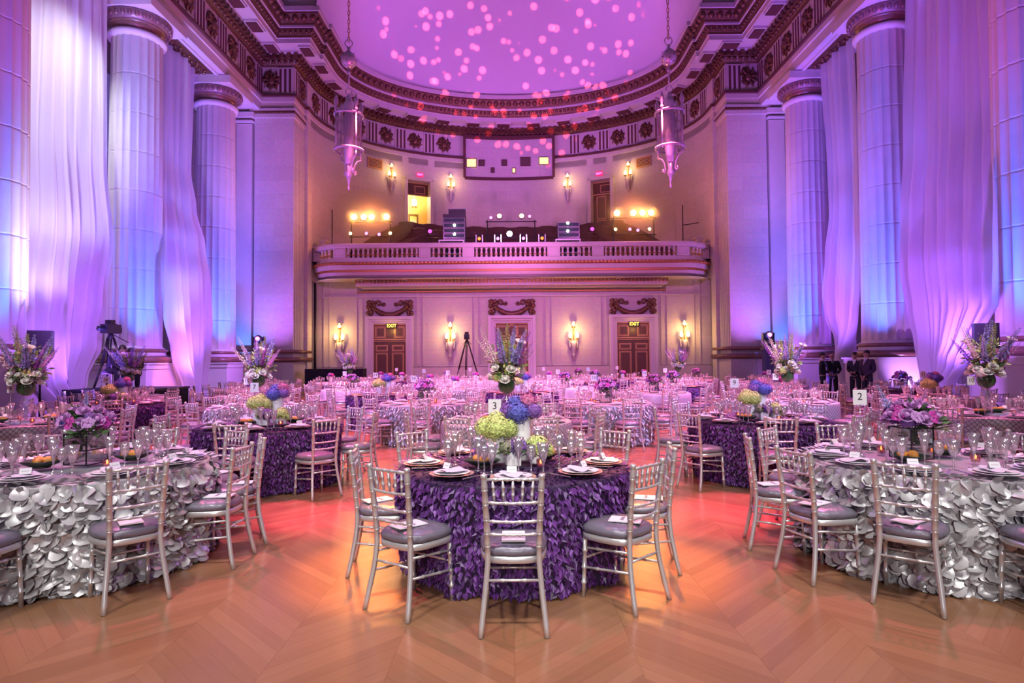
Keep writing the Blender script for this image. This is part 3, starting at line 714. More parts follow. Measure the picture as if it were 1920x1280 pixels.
# ------------------------------------------------------------------ wall sconces
def sconce_proto(sc=1.0):
    t = thing('wall_sconce', 'x', 'sconce')
    b = MB(); b.lathe([(.02, -1.02), (.05, -.98), (.04, -.9), (.09, -.82), (.10, -.70), (.06, -.62), (.13, -.5), (.16, -.2), (.19, .0), (.12, .04)], 10, (0, -.14, 0), 0)
    for s in (-1, 1): b.tube([(s*.2, -.14, .0), (s*.21, -.14, -.3), (s*.16, -.14, -.42)], .03, 6)
    b.box((0, -.05, -.3), (.16, .1, 1.0)); b.build('bracket', M['capstone'], t)
    a = MB(); a.lathe([(.02, .02), (.05, .4), (.02, .7), (.10, .74), (.10, .80), (.015, .84), (.03, .95), (.16, 1.0), (.02, 1.03)], 10, (0, -.14, 0))
    for s in (-1, 1): a.tube([(0, -.14, .1), (s*.12, -.2, .02), (s*.19, -.22, .12)], .02, 6); a.lathe([(.03, .1), (.09, .14), (.08, .18)], 8, (s*.19, -.22, 0))
    a.build('gilt_stem', M['goldlite'], t)
    for (x, y, z, h) in ((-.19, -.22, .18, .34), (.19, -.22, .18, .34), (0, -.16, .82, .28)):
        f = MB(); f.lathe([(.03, 0), (.085, .08), (.09, h*.55), (.04, h*.85), (0, h)], 10); f.build('bulb', M['bulb'], t, (x, y, z))
    return t
M['capstone'] = mat('carved_marble', (0.52, 0.48, 0.52), 0.5, noise=0.3, nscale=9)
sp = sconce_proto(); first = True
def place_sconce(x, y, z, rz, lb, gr, sc=1.0, pw=90):
    global first
    if first: o = sp; o.location = (x, y, z); o.rotation_euler = (0, 0, rz); o['label'] = lb; o['group'] = gr; o.scale = (sc,)*3; first = False
    else: o = dup(sp, (x, y, z), rz, lb, gr, sc)
    n = Vector((math.sin(rz), -math.cos(rz), 0)); point('sconce_light', Vector((x, y, z + .45)) + n*.62, pw, WARM, .12)
for x, lb in ((-9.46, 'lit gilt sconce on the end wall, outermost on the left'), (-3.38, 'lit gilt sconce between the left and middle doors'), (3.38, 'lit gilt sconce between the middle and right doors'), (9.46, 'lit gilt sconce on the end wall, outermost on the right')):
    place_sconce(x, 33.95, 2.62, 0, lb, 'sconces on the end wall', 1.0, 75)
for px, z, lb in ((733, 13.15, 'lit sconce on the apse wall to the left of the open gallery door'), (846, 12.95, 'lit sconce on the apse wall to the right of the open gallery door'), (1068, 12.95, 'lit sconce on the apse wall to the left of the closed gallery door'), (1184, 13.15, 'lit sconce on the apse wall to the right of the closed gallery door')):
    x, y, n = apse(px); place_sconce(x, y, z, n - PI/2, lb, 'sconces on the apse wall', .92, 36)

# ------------------------------------------------------------------ balcony
bp = [(10.72, 34.0), (10.62, 33.5), (10.25, 32.95), (9.7, 32.55), (9.3, 32.42), (-9.3, 32.42), (-9.7, 32.55), (-10.25, 32.95), (-10.62, 33.5), (-10.72, 34.0)]
bal = thing('trim_balcony', 'pale stone balcony with balustrade across the end wall', None, (0, 0, 0)); bal['kind'] = 'structure'
s_ = MB(); g_ = MB()
sweep(s_, bp, [(-.25, 7.57), (.10, 7.57), (.12, 7.62), (.12, 7.76), (.08, 7.82), (-.28, 7.82)])
sweep(s_, bp, [(-.2, 7.06), (.02, 7.06), (.02, 6.86), (.08, 6.84)])
sweep(g_, bp, [(.08, 6.84), (.20, 6.80), (.2, 6.72), (.12, 6.66)]); beads(g_, .18, 6.75, .2, .07, path=bp)
sweep(s_, bp, [(.12, 6.66), (.10, 6.42), (.04, 6.42)]); sweep(g_, bp, [(.05, 6.42), (.05, 6.31), (.0, 6.30)])
sweep(s_, bp, [(.0, 6.30), (-.06, 6.16), (-.35, 6.02), (-.9, 5.98)])
fl = MB(); n = len(bp); fl.add([(x, y, 6.98) for x, y in bp] + [(x, y, 5.985) for x, y in bp], [tuple(range(n)), tuple(reversed(range(n, 2*n)))], 0, False)
fl.build('slab', M['stone'], bal)
s_.build('stone_bands', M['stone'], bal); g_.build('gilt_beading', M['goldlite'], bal)
bk = MB(); bk.box((0, 33.55, 5.82), (16.8, .9, .34)); bk.box((0, 33.7, 5.62), (16.4, .6, .12)); bk.build('bracket', M['stone'], bal)
gd = MB()
for k in range(84): gd.box((-8.36 + k*.2015, 33.09, 5.88), (.11, .06, .2))
gd.build('gilt_dentils', M['goldlite'], bal)
for x in (-6.9, 0, 6.9):
    od = MB(); od.lathe([(.0, 0), (.62, 0), (.66, .03), (.6, .05)], 24); o = od.build('soffit_roundel', M['gold'], bal, (x, 32.95, 5.95)); o.scale = (1.5, .5, 1)
    rr = MB(); rr.tube([(.82*math.cos(2*PI*k/24), .82*math.sin(2*PI*k/24), 0) for k in range(25)], .03, 5); o = rr.build('roundel_ring', M['stone'], bal, (x, 32.95, 5.96)); o.scale = (1.5, .5, 1)
pn = [(625, 648), (786, 808), (868, 890), (1028, 1052), (1112, 1134), (1272, 1295)]
for a, b in pn:
    q = MB(); xa, xb = (a - 960)/35.7, (b - 960)/35.7; q.box(((xa + xb)/2, 32.5, 7.32), (xb - xa, .3, .52)); frame_rect(q, (xa + xb)/2, 7.32, (xb - xa)*.8, .4, .03, 32.34); q.build('balustrade_panel', M['stone'], bal)
bl = MB(); bl.lathe([(.085, 0), (.085, .05), (.045, .07), (.05, .09), (.085, .14), (.09, .18), (.06, .26), (.045, .38), (.06, .43), (.045, .45), (.085, .47), (.085, .52)], 8)
blm = bl.mesh('baluster', [M['stone']])
gl = MB(); gl.lathe([(.086, .13), (.094, .16), (.094, .18), (.088, .2)], 8, cap=False); glm = gl.mesh('gilt_band', M['goldlite'])
for (a, b), nb in zip(((648, 786), (808, 868), (890, 1028), (1052, 1112), (1134, 1272)), (15, 6, 15, 6, 15)):
    for k in range(nb):
        o = part(blm, bal, ((a - 960)/35.7 + (k + .5)*(b - a)/35.7/nb, 32.5, 7.05)); part(glm, o)
for s in (-1, 1):
    for (x, y) in ((9.72, 32.75), (9.98, 32.95), (10.22, 33.18)):
        o = part(blm, bal, (s*x, y, 7.05)); part(glm, o)
    q = MB(); q.box((s*10.62, 33.75, 7.45), (.36, .5, .8)); q.box((s*10.3, 33.75, 7.95), (.34, .4, .5)); q.box((s*10.3, 33.75, 8.2), (.44, .5, .1)); q.box((s*10.62, 33.75, 7.86), (.46, .6, .1)); q.build('end_post', M['stone'], bal)

# ------------------------------------------------------------------ gallery: dark tiered seating, doors, booth
def ring(k, z0): return [(AX*k*math.cos(PI*i/40), YC + BY*k*math.sin(PI*i/40), z0) for i in range(41)]
mb = MB(); rows = []
for j, k in enumerate((.30, .44, .58, .72, .84, .94)):
    z = 7.2 + j*.55; rows += [ring(k, z), ring(k, z + .55)]
rows.append(ring(1.0, 10.5)); mb.grid([[ (p[0], p[1], 7.0 + (min(p[2], 10.4) - 7.0)*max(0, min(1, (math.sin(PI*i/40) - .30)/.45))) for i, p in enumerate(r)] for r in rows], 0, False)
mb.add([(-10.4, 33.3, 6.98), (10.4, 33.3, 6.98), (10.4, 34.4, 7.2), (-10.4, 34.4, 7.2)], [(0, 1, 2, 3)], 0, False)
struct(mb.build('floor_gallery', M['gallery'] if 'gallery' in M else M.setdefault('gallery', mat('gallery_carpet', (0.10, 0.055, 0.045), 0.9, noise=0.3))), 'dark carpeted tiers of the gallery above the balcony')
# gallery seats, a row of dark high-backed benches along each tier
bench = MB()
for j, k in enumerate((.50, .64, .78, .89)):
    z = 7.75 + j*.55
    rr = []
    for (dk, dz) in ((0, 0), (0, .95), (.015, 1.0), (.03, .95), (.03, 0)):
        rr.append([(AX*(k + dk)*math.cos(PI*i/60), YC + BY*(k + dk)*math.sin(PI*i/60), z + dz*(1 - .10*(i % 3 == 0))) for i in range(15, 46)])
    bench.grid(rr, 0, False)
struct(bench.build('trim_bench_rows', M['gallery']), 'rows of dark high backed gallery benches')
def apse_T(px, z, d=0.0):
    x, y, n = apse(px); return Matrix.Translation((x - d*math.cos(n), y - d*math.sin(n), z)) @ Matrix.Rotation(n - PI/2, 4, 'Z')
for n_, (pa, pb), lb in ((4, (763, 806), 'gallery doorway standing open onto a lit room'), (5, (1113, 1150), 'closed wooden gallery door in the apse wall')):
    pc = (pa + pb)/2; xa, ya, _ = apse(pa); xb, yb, _ = apse(pb); w_ = math.hypot(xa - xb, ya - yb); T = apse_T(pc, 10.3)
    t = thing('door_%d' % n_, lb, None); t['kind'] = 'structure'; t.matrix_world = T
    f = MB()
    for s in (-1, 1): f.box((s*(w_/2 + .1), .05, 1.5), (.22, .7, 3.2))
    f.box((0, .05, 3.08), (w_ + .42, .7, .2)); f.build('frame', M['stone'], t)
    tr = MB(); tr.box((0, .3, 2.55), (w_, .08, .85)); q = tr.build('transom', M['door'], t)
    g = MB(); frame_rect(g, .2, 2.5, .7, .5, .04, .24); g.box((0, .24, 2.13), (w_, .06, .06)); g.box((0, .24, 2.93), (w_, .06, .06)); g.build('gilt_moulding', M['doorgilt'], q)
    if n_ == 5:
        l = MB(); l.box((0, .3, 1.05), (w_, .08, 2.1)); l = l.build('door_leaf', M['door'], t); g = MB(); frame_rect(g, -.1, 1.25, .62, 1.5, .05, .24); frame_rect(g, -.1, .25, .62, .35, .05, .24); g.build('gilt_moulding', M['doorgilt'], l)
    else:
        r = MB(); D = 3.0
        r.add([(-2, .5, -.4), (2, .5, -.4), (2, D, -.4), (-2, D, -.4), (-2, .5, 3.2), (2, .5, 3.2), (2, D, 3.2), (-2, D, 3.2)], [(0, 1, 2, 3), (4, 7, 6, 5), (3, 2, 6, 7), (0, 3, 7, 4), (1, 5, 6, 2)], 0, False)
        struct(r.build('wall_lit_room', M['litroom'], t)); dk = MB(); frame_rect(dk, .6, .7, .7, 1.7, .1, D - .05); dk.build('inner_door_frame', M['door'], t); pw = MB(); pw.box((.6, D - .04, .6), (.45, .04, 1.1)); pw.build('inner_door_pane', M['whitetop'], t)
        p = T @ Vector((0, 1.6, 2.4)); point('room_lamp', p, 420, (1, .72, .32), .2)
        c = thing('hall_lantern', 'small lit lantern hanging in the room beyond the open gallery door', 'lantern', T @ Vector((.35, 1.9, 2.05)))
        b = MB(); b.lathe([(.05, -.3), (.17, -.24), (.17, .2), (.05, .26)], 10); b.build('shade', M['bulb'], c); b = MB(); b.lathe([(.18, -.3), (.19, -.24), (.18, -.2)], 10); b.tube([(0, 0, .26), (0, 0, 1.2)], .02, 5); b.build('hanger', M['doorgilt'], c)
for px, lb in ((788, 'small red EXIT sign above the open gallery door'), (1128, 'small red EXIT sign above the closed gallery door')):
    T = apse_T(px, 13.72, .05); t = thing('exit_sign', lb, 'sign', (0, 0, 0), 0, 'red exit signs'); t.matrix_world = T
    b = MB(); b.box((0, 0, 0), (.40, .08, .28)); b.build('case', M['exitred'], t); text('lettering', 'EXIT', .18, t, (0, -.05, 0), (PI/2, 0, 0), M['lamppink'], .005)
for px, lb in ((703, 'bronze louvred vent grille on the left of the apse wall'), (1212, 'bronze louvred vent grille on the right of the apse wall')):
    T = apse_T(px, 13.95, .03); t = thing('vent_grille', lb, 'vent', (0, 0, 0), 0, 'apse vent grilles'); t.matrix_world = T
    b = MB(); b.box((0, .02, 0), (1.05, .06, .66)); b.build('backing', M['vent'], t); b = MB()
    frame_rect(b, 0, 0, 1.05, .66, .05, -.02)
    for k in range(7): b.box((0, -.02, -.25 + k*.083), (.98, .05, .025))
    b.build('louvre', M['doorgilt'], t)
# projection booth
bo = thing('trim_booth', 'shallow projection booth set high in the middle of the apse wall', None); bo['kind'] = 'structure'
a0, a1 = ang(1043), ang(871)
arc = [(AX*math.cos(a0 + (a1 - a0)*i/16)*.972, YC + BY*math.sin(a0 + (a1 - a0)*i/16)*.965) for i in range(17)]
mb = MB(); mb.grid([[(x, y, z) for x, y in arc] for z in (13.75, 16.55)], 0, False, [[(x, z) for x, y in arc] for z in (13.75, 16.55)])
for e in (0, -1):
    x, y = arc[e]; mb.add([(x, y, 13.75), (x*1.01, y + .9, 13.75), (x*1.01, y + .9, 16.55), (x, y, 16.55)], [(0, 1, 2, 3)], 0, False, [(0, 13.75), (1, 13.75), (1, 16.55), (0, 16.55)])
mb.build('face', M['wall'], bo)
fr = MB(); sweep(fr, arc, [(.02, 16.35), (.14, 16.4), (.14, 16.6), (0, 16.62)]); sweep(fr, arc, [(0, 13.62), (.1, 13.66), (.1, 13.8), (0, 13.82)])
for e in (0, -1): fr.box((arc[e][0], arc[e][1] - .05, 15.15), (.16, .16, 2.8))
fr.build('frame', M['brown'], bo)
def booth_T(px, py):
    k = (px - 960)/1157.0; best = min(arc, key=lambda p: abs(p[0]/p[1] - k)); y = best[1]; return Matrix.Translation((k*y, y - .03, EYE + (676 - py)*y/1157))
for px, py, w_, h, m_ in ((886, 302, .62, .55, 'window_lit'), (1023, 299, .62, .48, 'window_lit'), (905, 302, .36, .36, 'vent'), (948, 302, .32, .36, 'vent'), (988, 300, .62, .55, 'vent'), (926, 316, .2, .3, 'vent'), (966, 317, .2, .3, 'window_lit')):
    b = MB(); b.box((0, 0, 0), (w_, .08, h), 0); frame_rect(b, 0, 0, w_ + .06, h + .06, .04, -.03, .06, 1); o = b.build('booth_window', [M[m_], M['brown']], bo); o.matrix_world = booth_T(px, py)
# ------------------------------------------------------------------ stage lighting on the balcony
def lamp_proto(kind, r):
    t = thing('stage_lamp', 'x', 'stage light')
    h = MB(); T = Matrix.Rotation(PI/2, 4, 'X')
    h.lathe([(.02, -r*2.2), (r*.7, -r*2.1), (r*.95, -r*.6), (r*1.06, 0), (r*1.06, r*.15), (r*.92, r*.15)], 14, T=T, cap=False); h.build('housing', M['black'], t)
    l = MB(); l.lathe([(0, r*.02), (r*.6, r*.05), (r*.95, 0)], 14, T=T, cap=False); l.build('lens', M[kind], t)
    y = MB(); y.tube([(-r*1.15, r*.6, 0), (-r*1.15, r*.6, -r*1.1), (r*1.15, r*.6, -r*1.1), (r*1.15, r*.6, 0)], r*.09, 5); y.tube([(0, r*.6, -r*1.1), (0, r*.6, -r*1.6)], r*.12, 6); y.build('yoke', M['black'], t)
    return t
protos = {}
def lamp(px, py, kind, r, lb, gr, Y=33.5, tiltx=0.0):
    x = (px - 960)*Y/1157; z = EYE + (676 - py)*Y/1157
    if (kind, r) not in protos: o = protos[(kind, r)] = lamp_proto(kind, r); o.location = (x, Y, z); o['label'] = lb; o['group'] = gr
    else: o = dup(protos[(kind, r)], (x, Y, z), 0, lb, gr)
    return x, z
ordn = ['first', 'second', 'third', 'fourth']
for side, tops, lows in (('left', (664, 682, 697, 725), (657, 687, 711, 732)), ('right', (1160, 1191, 1208, 1224), (1157, 1184, 1199, 1221))):
    xs = []
    for i, p in enumerate(tops): xs.append(lamp(p, 403 if side == 'left' else 399, 'lampwarm', .16, 'blazing white spotlight on the ' + side + ' balcony rig, ' + ordn[i] + ' along its upper bar', 'upper bar spotlights'))
    for i, p in enumerate(lows): lamp(p, (434, 434, 436, 434)[i] - (0 if side == 'left' else 4), ('lampamber', 'lamppink', 'lamppink', 'lampamber')[i], .09, 'small ' + ('amber', 'pink', 'pink', 'amber')[i] + ' spotlight on the ' + side + ' balcony rig, ' + ordn[i] + ' along its lower bar', 'lower bar spotlights')
    xa = min(x for x, z in xs) - .3; xb = max(x for x, z in xs) + .3; z = xs[0][1]
    t = thing('lighting_rig', 'black pipe rig that carries the ' + side + ' cluster of balcony spotlights', 'lighting rig', ((xa + xb)/2, 33.62, 6.98)); hw = (xb - xa)/2
    b = MB(); b.tube([(-hw, 0, z - .26 - 6.98), (hw, 0, z - .26 - 6.98)], .035, 8); b.build('upper_bar', M['black'], t)
    b = MB(); b.tube([(-hw, 0, 8.42 - 6.98), (hw, 0, 8.42 - 6.98)], .03, 8); b.build('lower_bar', M['black'], t)
    for s in (-1, 1): b = MB(); b.tube([(s*hw*.9, 0, 0), (s*hw*.9, 0, z - .2 - 6.98)], .04, 8); b.box((s*hw*.9, 0, .02), (.5, .5, .04)); b.build('upright', M['black'], t)
    point('rig_glow', ((xa + xb)/2, 33.2, z + .1), 420, (1, .26, .06), .5)
    for q in (0, 2, 3): spot('stage_beam', (xs[q][0], 33.36, xs[q][1]), (xs[q][0]*.6, 10, 2.0), 260, (1, .36, .06), 120, 0.9, .12)
    spot('rig_glow_wall', ((xa + xb)/2, 34.4, 9.2), ((xa + xb)/2*1.0, 38.5, 10.2), 120, (1, .30, .03), 120, 0.9, .3)
for px, py, k, r, lb in ((922, 406, 'lamppink', .09, 'magenta spotlight at the left end of the middle balcony bar'), (938, 403, 'lampamber', .13, 'orange spotlight beside the magenta one on the left of the middle balcony bar'), (980, 403, 'lampamber', .13, 'orange spotlight on the right of the middle balcony bar'), (995, 404, 'lamppink', .09, 'magenta spotlight at the right end of the middle balcony bar'),
        (957, 437, 'lampwhite', .17, 'bright greenish white spotlight in the middle of the balcony'), (807, 431, 'lampmag', .11, 'dim purple spotlight left of the equipment rack'), (1113, 429, 'lampmag', .11, 'dim purple spotlight right of the black console')):
    lamp(px, py, k, r, lb, 'middle balcony spotlights')
t = thing('lighting_rig', 'low black bar that carries the middle balcony spotlights', 'lighting rig', (0, 33.62, 6.98))
b = MB(); b.tube([(-1.4, 0, 2.22), (1.4, 0, 2.22)], .03, 8); b.build('upper_bar', M['black'], t)
b = MB(); b.tube([(-4.6, 0, 1.35), (4.6, 0, 1.35)], .025, 8); b.build('lower_bar', M['black'], t)
for s in (-1, 1): b = MB(); b.tube([(s*1.3, 0, 0), (s*1.3, 0, 2.3)], .03, 8); b.build('upright', M['black'], t)
for s in (-1, 1): b = MB(); b.tube([(s*4.4, 0, 0), (s*4.4, 0, 1.4)], .03, 8); b.build('upright', M['black'], t)
# moving heads along the rail
mh = None
for px, k, lb in ((900, 'lampred', 'moving head light aimed down, glowing red, on the left of the white spotlight'), (935, 'lamppink', 'moving head light glowing pink just left of the white spotlight'), (983, 'lamppink', 'moving head light glowing pink just right of the white spotlight'), (1018, 'lampred', 'moving head light aimed down, glowing red, on the right of the white spotlight')):
    x = (px - 960)*33.0/1157; t = thing('moving_head_light', lb, 'stage light', (x, 33.0, 7.84), 0, 'moving heads on the balcony')
    b = MB(); b.box((0, 0, .05), (.34, .3, .1)); b.build('base', M['black'], t)
    b = MB()
    for s in (-1, 1): b.box((s*.17, 0, .3), (.05, .14, .42))
    b.build('yoke', M['steel'], t)
    b = MB(); b.lathe([(.06, -.2), (.13, -.16), (.14, .05), (.12, .16)], 12, (0, 0, .36), T=None); b.build('head', M['black'], t)
    b = MB(); b.ball((0, -.14, .28), .085, 10, 7); b.build('lens', M[k], t)
# equipment
def rack(px, lb, h):
    x = (px - 960)*33.1/1157; t = thing('equipment_rack', lb, 'equipment rack', (x, 33.25, 6.98))
    b = MB(); b.box((0, 0, h/2), (1.2, .6, h)); b.build('case', M['black'], t)
    for k in range(int(h/.28)):
        b = MB(); b.box((0, -.31, .2 + k*.28), (1.12, .03, .22)); q = b.build('drawer_unit', M['screen'], t)
        b = MB(); frame_rect(b, 0, .2 + k*.28, 1.14, .24, .02, -.33, .02); b.build('metal_edge', M['steel'], q)
    return t
rack(853, 'tall black equipment rack with steel edges on the balcony', 2.5)
rack(1068, 'lower black equipment rack under a pair of white lamps on the balcony', 2.0)
for px, z1, z2, w1 in ((853, 8.86, 8.38, 'tall'), (1067, 8.93, 8.50, 'lower')):
    for z, u in ((z1, 'upper'), (z2, 'lower')):
        x = (px - 960)*32.85/1157; t = thing('stage_lamp', u + ' white lamp clipped to the front of the ' + w1 + ' equipment rack', 'stage light', (x, 32.9, z), 0, 'rack lamps')
        b = MB(); b.ball((0, -.03, 0), .075, 10, 7); b.build('lens', M['lampwhite'], t); b = MB(); b.lathe([(.09, 0), (.11, .03), (.10, .05)], 10, T=Matrix.Rotation(-PI/2, 4, 'X')); b.build('housing', M['black'], t)
for px, lb in ((847, 'white folding table behind the balustrade below the tall rack'), (1067, 'white folding table behind the balustrade below the lower rack')):
    x = (px - 960)*32.7/1157; t = thing('folding_table', lb, 'table', (x, 32.78, 6.98), 0, 'white balcony tables')
    b = MB(); b.box((0, 0, 1.02), (1.34, .3, .06)); b.build('table_top', M['whitetop'], t)
    for s in (-1, 1):
        for d in (-1, 1): b = MB(); b.box((s*.64, d*.12, .5), (.05, .05, 1.0)); b.build('leg', M['whitetop'], t)
t = thing('rack_case', 'closed black flight case lying on top of the tall rack', 'case', ((858 - 960)*33.1/1157, 33.25, 9.48)); b = MB(); b.box((0, 0, .14), (.9, .5, .28)); b.build('body', M['black'], t); b = MB(); b.box((0, -.26, .28), (.94, .04, .04)); b.build('metal_edge', M['steel'], t)
t = thing('light_pole', 'thin black pole standing at the left corner of the balcony', 'pole', (-9.75, 33.4, 6.98)); b = MB(); b.tube([(0, 0, 0), (0, 0, 2.9)], .03, 6); b.box((0, 0, .02), (.4, .4, .04)); b.build('pole', M['black'], t)
t = thing('light_pole', 'thin black pole with a cross arm at the right corner of the balcony', 'pole', (9.35, 33.4, 6.98)); b = MB(); b.tube([(0, 0, 0), (0, 0, 3.0)], .03, 6); b.box((0, 0, .02), (.4, .4, .04)); b.build('pole', M['black'], t); b = MB(); b.tube([(0, 0, 1.9), (.9, .1, 2.05)], .025, 6); b.build('arm', M['black'], t)

# ------------------------------------------------------------------ hanging lanterns
def lantern(x, lb, first=[]):
    Y = 27.0
    t = thing('hanging_lantern', lb, 'chandelier', (x, Y, 0), 0, 'big glass lanterns')
    b = MB(); z = 15.9
    while z < 20.6: b.tube([(.05*math.cos(a) if int(z*5) % 2 else 0, 0 if int(z*5) % 2 else .05*math.cos(a), z + .13*math.sin(a)) for a in [2*PI*k/8 for k in range(9)]], .018, 4, cap=False); z += .2
    b.build('chain', M['doorgilt'], t)
    b = MB(); b.tube([(.17*math.cos(2*PI*k/14), 0, 15.72 + .17*math.sin(2*PI*k/14)) for k in range(15)], .025, 5); b.lathe([(.03, 15.55), (.09, 15.5), (.05, 15.42), (.12, 15.35), (.03, 15.3)], 10)
    b.tube([(.14*math.cos(2*PI*k/14), 0, 13.55 + .14*math.sin(2*PI*k/14)) for k in range(15)], .022, 5); b.tube([(0, 0, 14.65), (0, 0, 13.68)], .04, 6); b.lathe([(.03, 14.5), (.1, 14.4), (.03, 14.3)], 8); b.lathe([(.03, 13.1), (.16, 13.2), (.1, 13.3), (.03, 13.42)], 10); b.build('ring_link', M['lantern'], t)
    b = MB(); b.ball((0, 0, 14.98), .36, 18, 12); q = b.build('pierced_ball', M['lantern'], t)
    b = MB()
    for k in range(22):
        a = k*2.4; zz = 1 - 2*(k + .5)/22; r = math.sqrt(1 - zz*zz); b.ball((.355*r*math.cos(a), .355*r*math.sin(a), 14.98 + .355*zz), .03, 5, 4)
    b.build('piercing', M['brown'], q)
    b = MB()
    for z in (12.42, 10.86): b.lathe([(.60, z), (.66, z + .03), (.66, z + .09), (.60, z + .1)], 28, cap=False)
    b.build('rim', M['lantern'], t)
    for k in range(4):
        a = PI/4 + k*PI/2; cx, cy = .62*math.cos(a), .62*math.sin(a)
        b = MB(); b.tube([(cx, cy, 10.8), (cx, cy, 12.5)], .035, 7); b.lathe([(.05, 12.5), (.09, 12.6), (.05, 12.72), (.10, 12.85), (.11, 13.0), (.05, 13.15), (.02, 13.25)], 8, (cx, cy, 0)); b.build('upright', M['lantern'], t)
    for k in range(3):
        a = -PI/4 + k*2*PI/4
        b = MB(); pts = [(r*math.cos(a), r*math.sin(a), z) for r, z in ((.6, 10.8), (.62, 10.6), (.42, 10.5), (.3, 10.3), (.24, 10.0), (.3, 9.88), (.38, 9.95), (.34, 10.05))]; b.tube(pts, .04, 6); b.build('scroll', M['lantern'], t)
    b = MB(); b.lathe([(.57, 10.9), (.57, 12.42)], 28, cap=False); b.build('glass_cylinder', M['crystal'], t)
    b = MB(); b.lathe([(.14, 10.3), (.17, 10.6), (.22, 10.9), (.20, 11.5), (.22, 12.4), (.16, 12.6), (.2, 12.8), (.22, 13.0), (.12, 13.2)], 12, rf=lambda a, z: 1 + .12*math.cos(6*a)); b.build('glass_core', M['lanternglass'], t)
    b = MB(); b.lathe([(.03, 9.15), (.05, 9.25), (.03, 9.35), (.1, 9.7), (.16, 9.8), (.08, 10.0), (.12, 10.3)], 10); b.build('pendant', M['lantern'], t)
    return t
M['lantern'] = mat('lantern_silver', (0.72, 0.62, 0.76), 0.3, 0.4); M['lanternglass'] = mat('lantern_frosted', (0.88, 0.82, 0.92), 0.2)
lantern(-7.15, 'tall silver and glass lantern hanging on a chain before the left pier'); lantern(7.05, 'tall silver and glass lantern hanging on a chain before the right pier')

# ------------------------------------------------------------------ sheer drapes
def drape(sx, lb, rows, folds, seed):
    """rows: (z, x distance, left and right bearing in pixels off the axis) from top to bottom, interpolated"""
    r = random.Random(seed); ph = [r.uniform(0, 6.28) for _ in range(4)]
    NS, NR = 90, 46; zs = [q[0] for q in rows]
    def lerp(z):
        for a, b in zip(rows, rows[1:]):
            if b[0] <= z <= a[0]:
                t = (a[0] - z)/(a[0] - b[0]); t = t*t*(3 - 2*t); return [a[k] + (b[k] - a[k])*t for k in range(1, 4)]
        return rows[-1][1:]
    g = []
    for i in range(NR):
        z = zs[0] + (zs[-1] - zs[0])*i/(NR - 1); X, oa, ob = lerp(z); ya, yb = X*1157/oa, X*1157/ob; wd = abs(yb - ya); row = []
        amp = min(.30, .045 + .05*(i/NR) + .25/(1 + wd*2))
        for k in range(NS):
            s = k/(NS - 1); f = math.sin(2*PI*folds*s + ph[0] + .5*math.sin(3*s + i*.05)) + .45*math.sin(2*PI*folds*2.3*s + ph[1] + i*.03)
            f2 = .5*math.sin(2*PI*2*s + ph[2] - i*.06)
            row.append((sx*(X - amp*(f + f2*1.5)), ya + (yb - ya)*s + .04*math.cos(2*PI*folds*s + ph[0]), z))
        g.append(row)
    mb = MB(); mb.grid(g, 0, True)
    o = mb.build('sheer_drape', M['sheer']); tag(o, lb, 'drape', 'sheer drapes between the columns'); return o
drape(-1, 'white sheer drape hanging between the nearest and middle left columns', [(14.3, 13.6, 925, 768), (8.2, 13.5, 930, 766), (5.6, 13.3, 925, 754), (3.6, 13.0, 930, 768), (2.0, 12.45, 928, 780), (1.3, 12.3, 900, 806), (.04, 12.3, 848, 828)], 7, 1)
drape(-1, 'violet sheer drape hanging between the middle and far left columns', [(14.3, 13.6, 660, 601), (9.8, 13.5, 660, 601), (8.0, 13.2, 660, 589), (6.4, 12.8, 660, 571), (4.8, 12.45, 660, 561), (3.3, 12.3, 655, 559), (1.97, 12.25, 640, 565), (.6, 12.25, 618, 580), (.04, 12.25, 616, 584)], 5, 2)
drape(1, 'violet sheer drape pinched at the bottom between the middle and far right columns', [(14.3, 13.6, 596, 660), (9.5, 13.5, 606, 660), (7.6, 13.3, 607, 658), (5.8, 13.1, 596, 658), (4.3, 13.1, 588, 655), (3.2, 13.1, 592, 648), (2.2, 13.1, 614, 634), (1.8, 13.1, 624, 628), (1.2, 13.1, 622, 630), (.04, 13.1, 618, 634)], 5, 3)
drape(1, 'wide violet sheer drape between the nearest and middle right columns', [(14.3, 13.6, 764, 930), (8.5, 13.3, 755, 930), (6.0, 12.8, 745, 925), (4.3, 12.4, 742, 920), (3.0, 12.3, 752, 915), (2.2, 12.25, 764, 880), (1.6, 12.25, 770, 850), (.6, 12.25, 786, 818), (.04, 12.25, 790, 812)], 7, 4)

# thin haze volumes added to imitate the lamp glare round the two clusters of balcony spotlights
hz = bpy.data.materials.new('haze'); hz.use_nodes = True; N = hz.node_tree.nodes; N.remove(N['Principled BSDF']); vs = N.new('ShaderNodeVolumeScatter'); vs.inputs['Density'].default_value = 0.24; vs.inputs['Anisotropy'].default_value = 0.45; vs.inputs['Color'].default_value = (1, .9, .8, 1)
hz.node_tree.links.new(vs.outputs[0], N['Material Output'].inputs['Volume'])
for x, nm in ((-7.75, 'left'), (6.75, 'right')):
    b = MB(); b.ball((0, 0, 0), 1.0, 24, 14, 0, (2.5, 1.0, 1.7)); o = b.build('glare_haze', hz, None, (x, 33.8, 9.5)); tag(o, 'added haze imitating lamp glare around the ' + nm + ' cluster of balcony spotlights', 'haze', None, 'stuff')
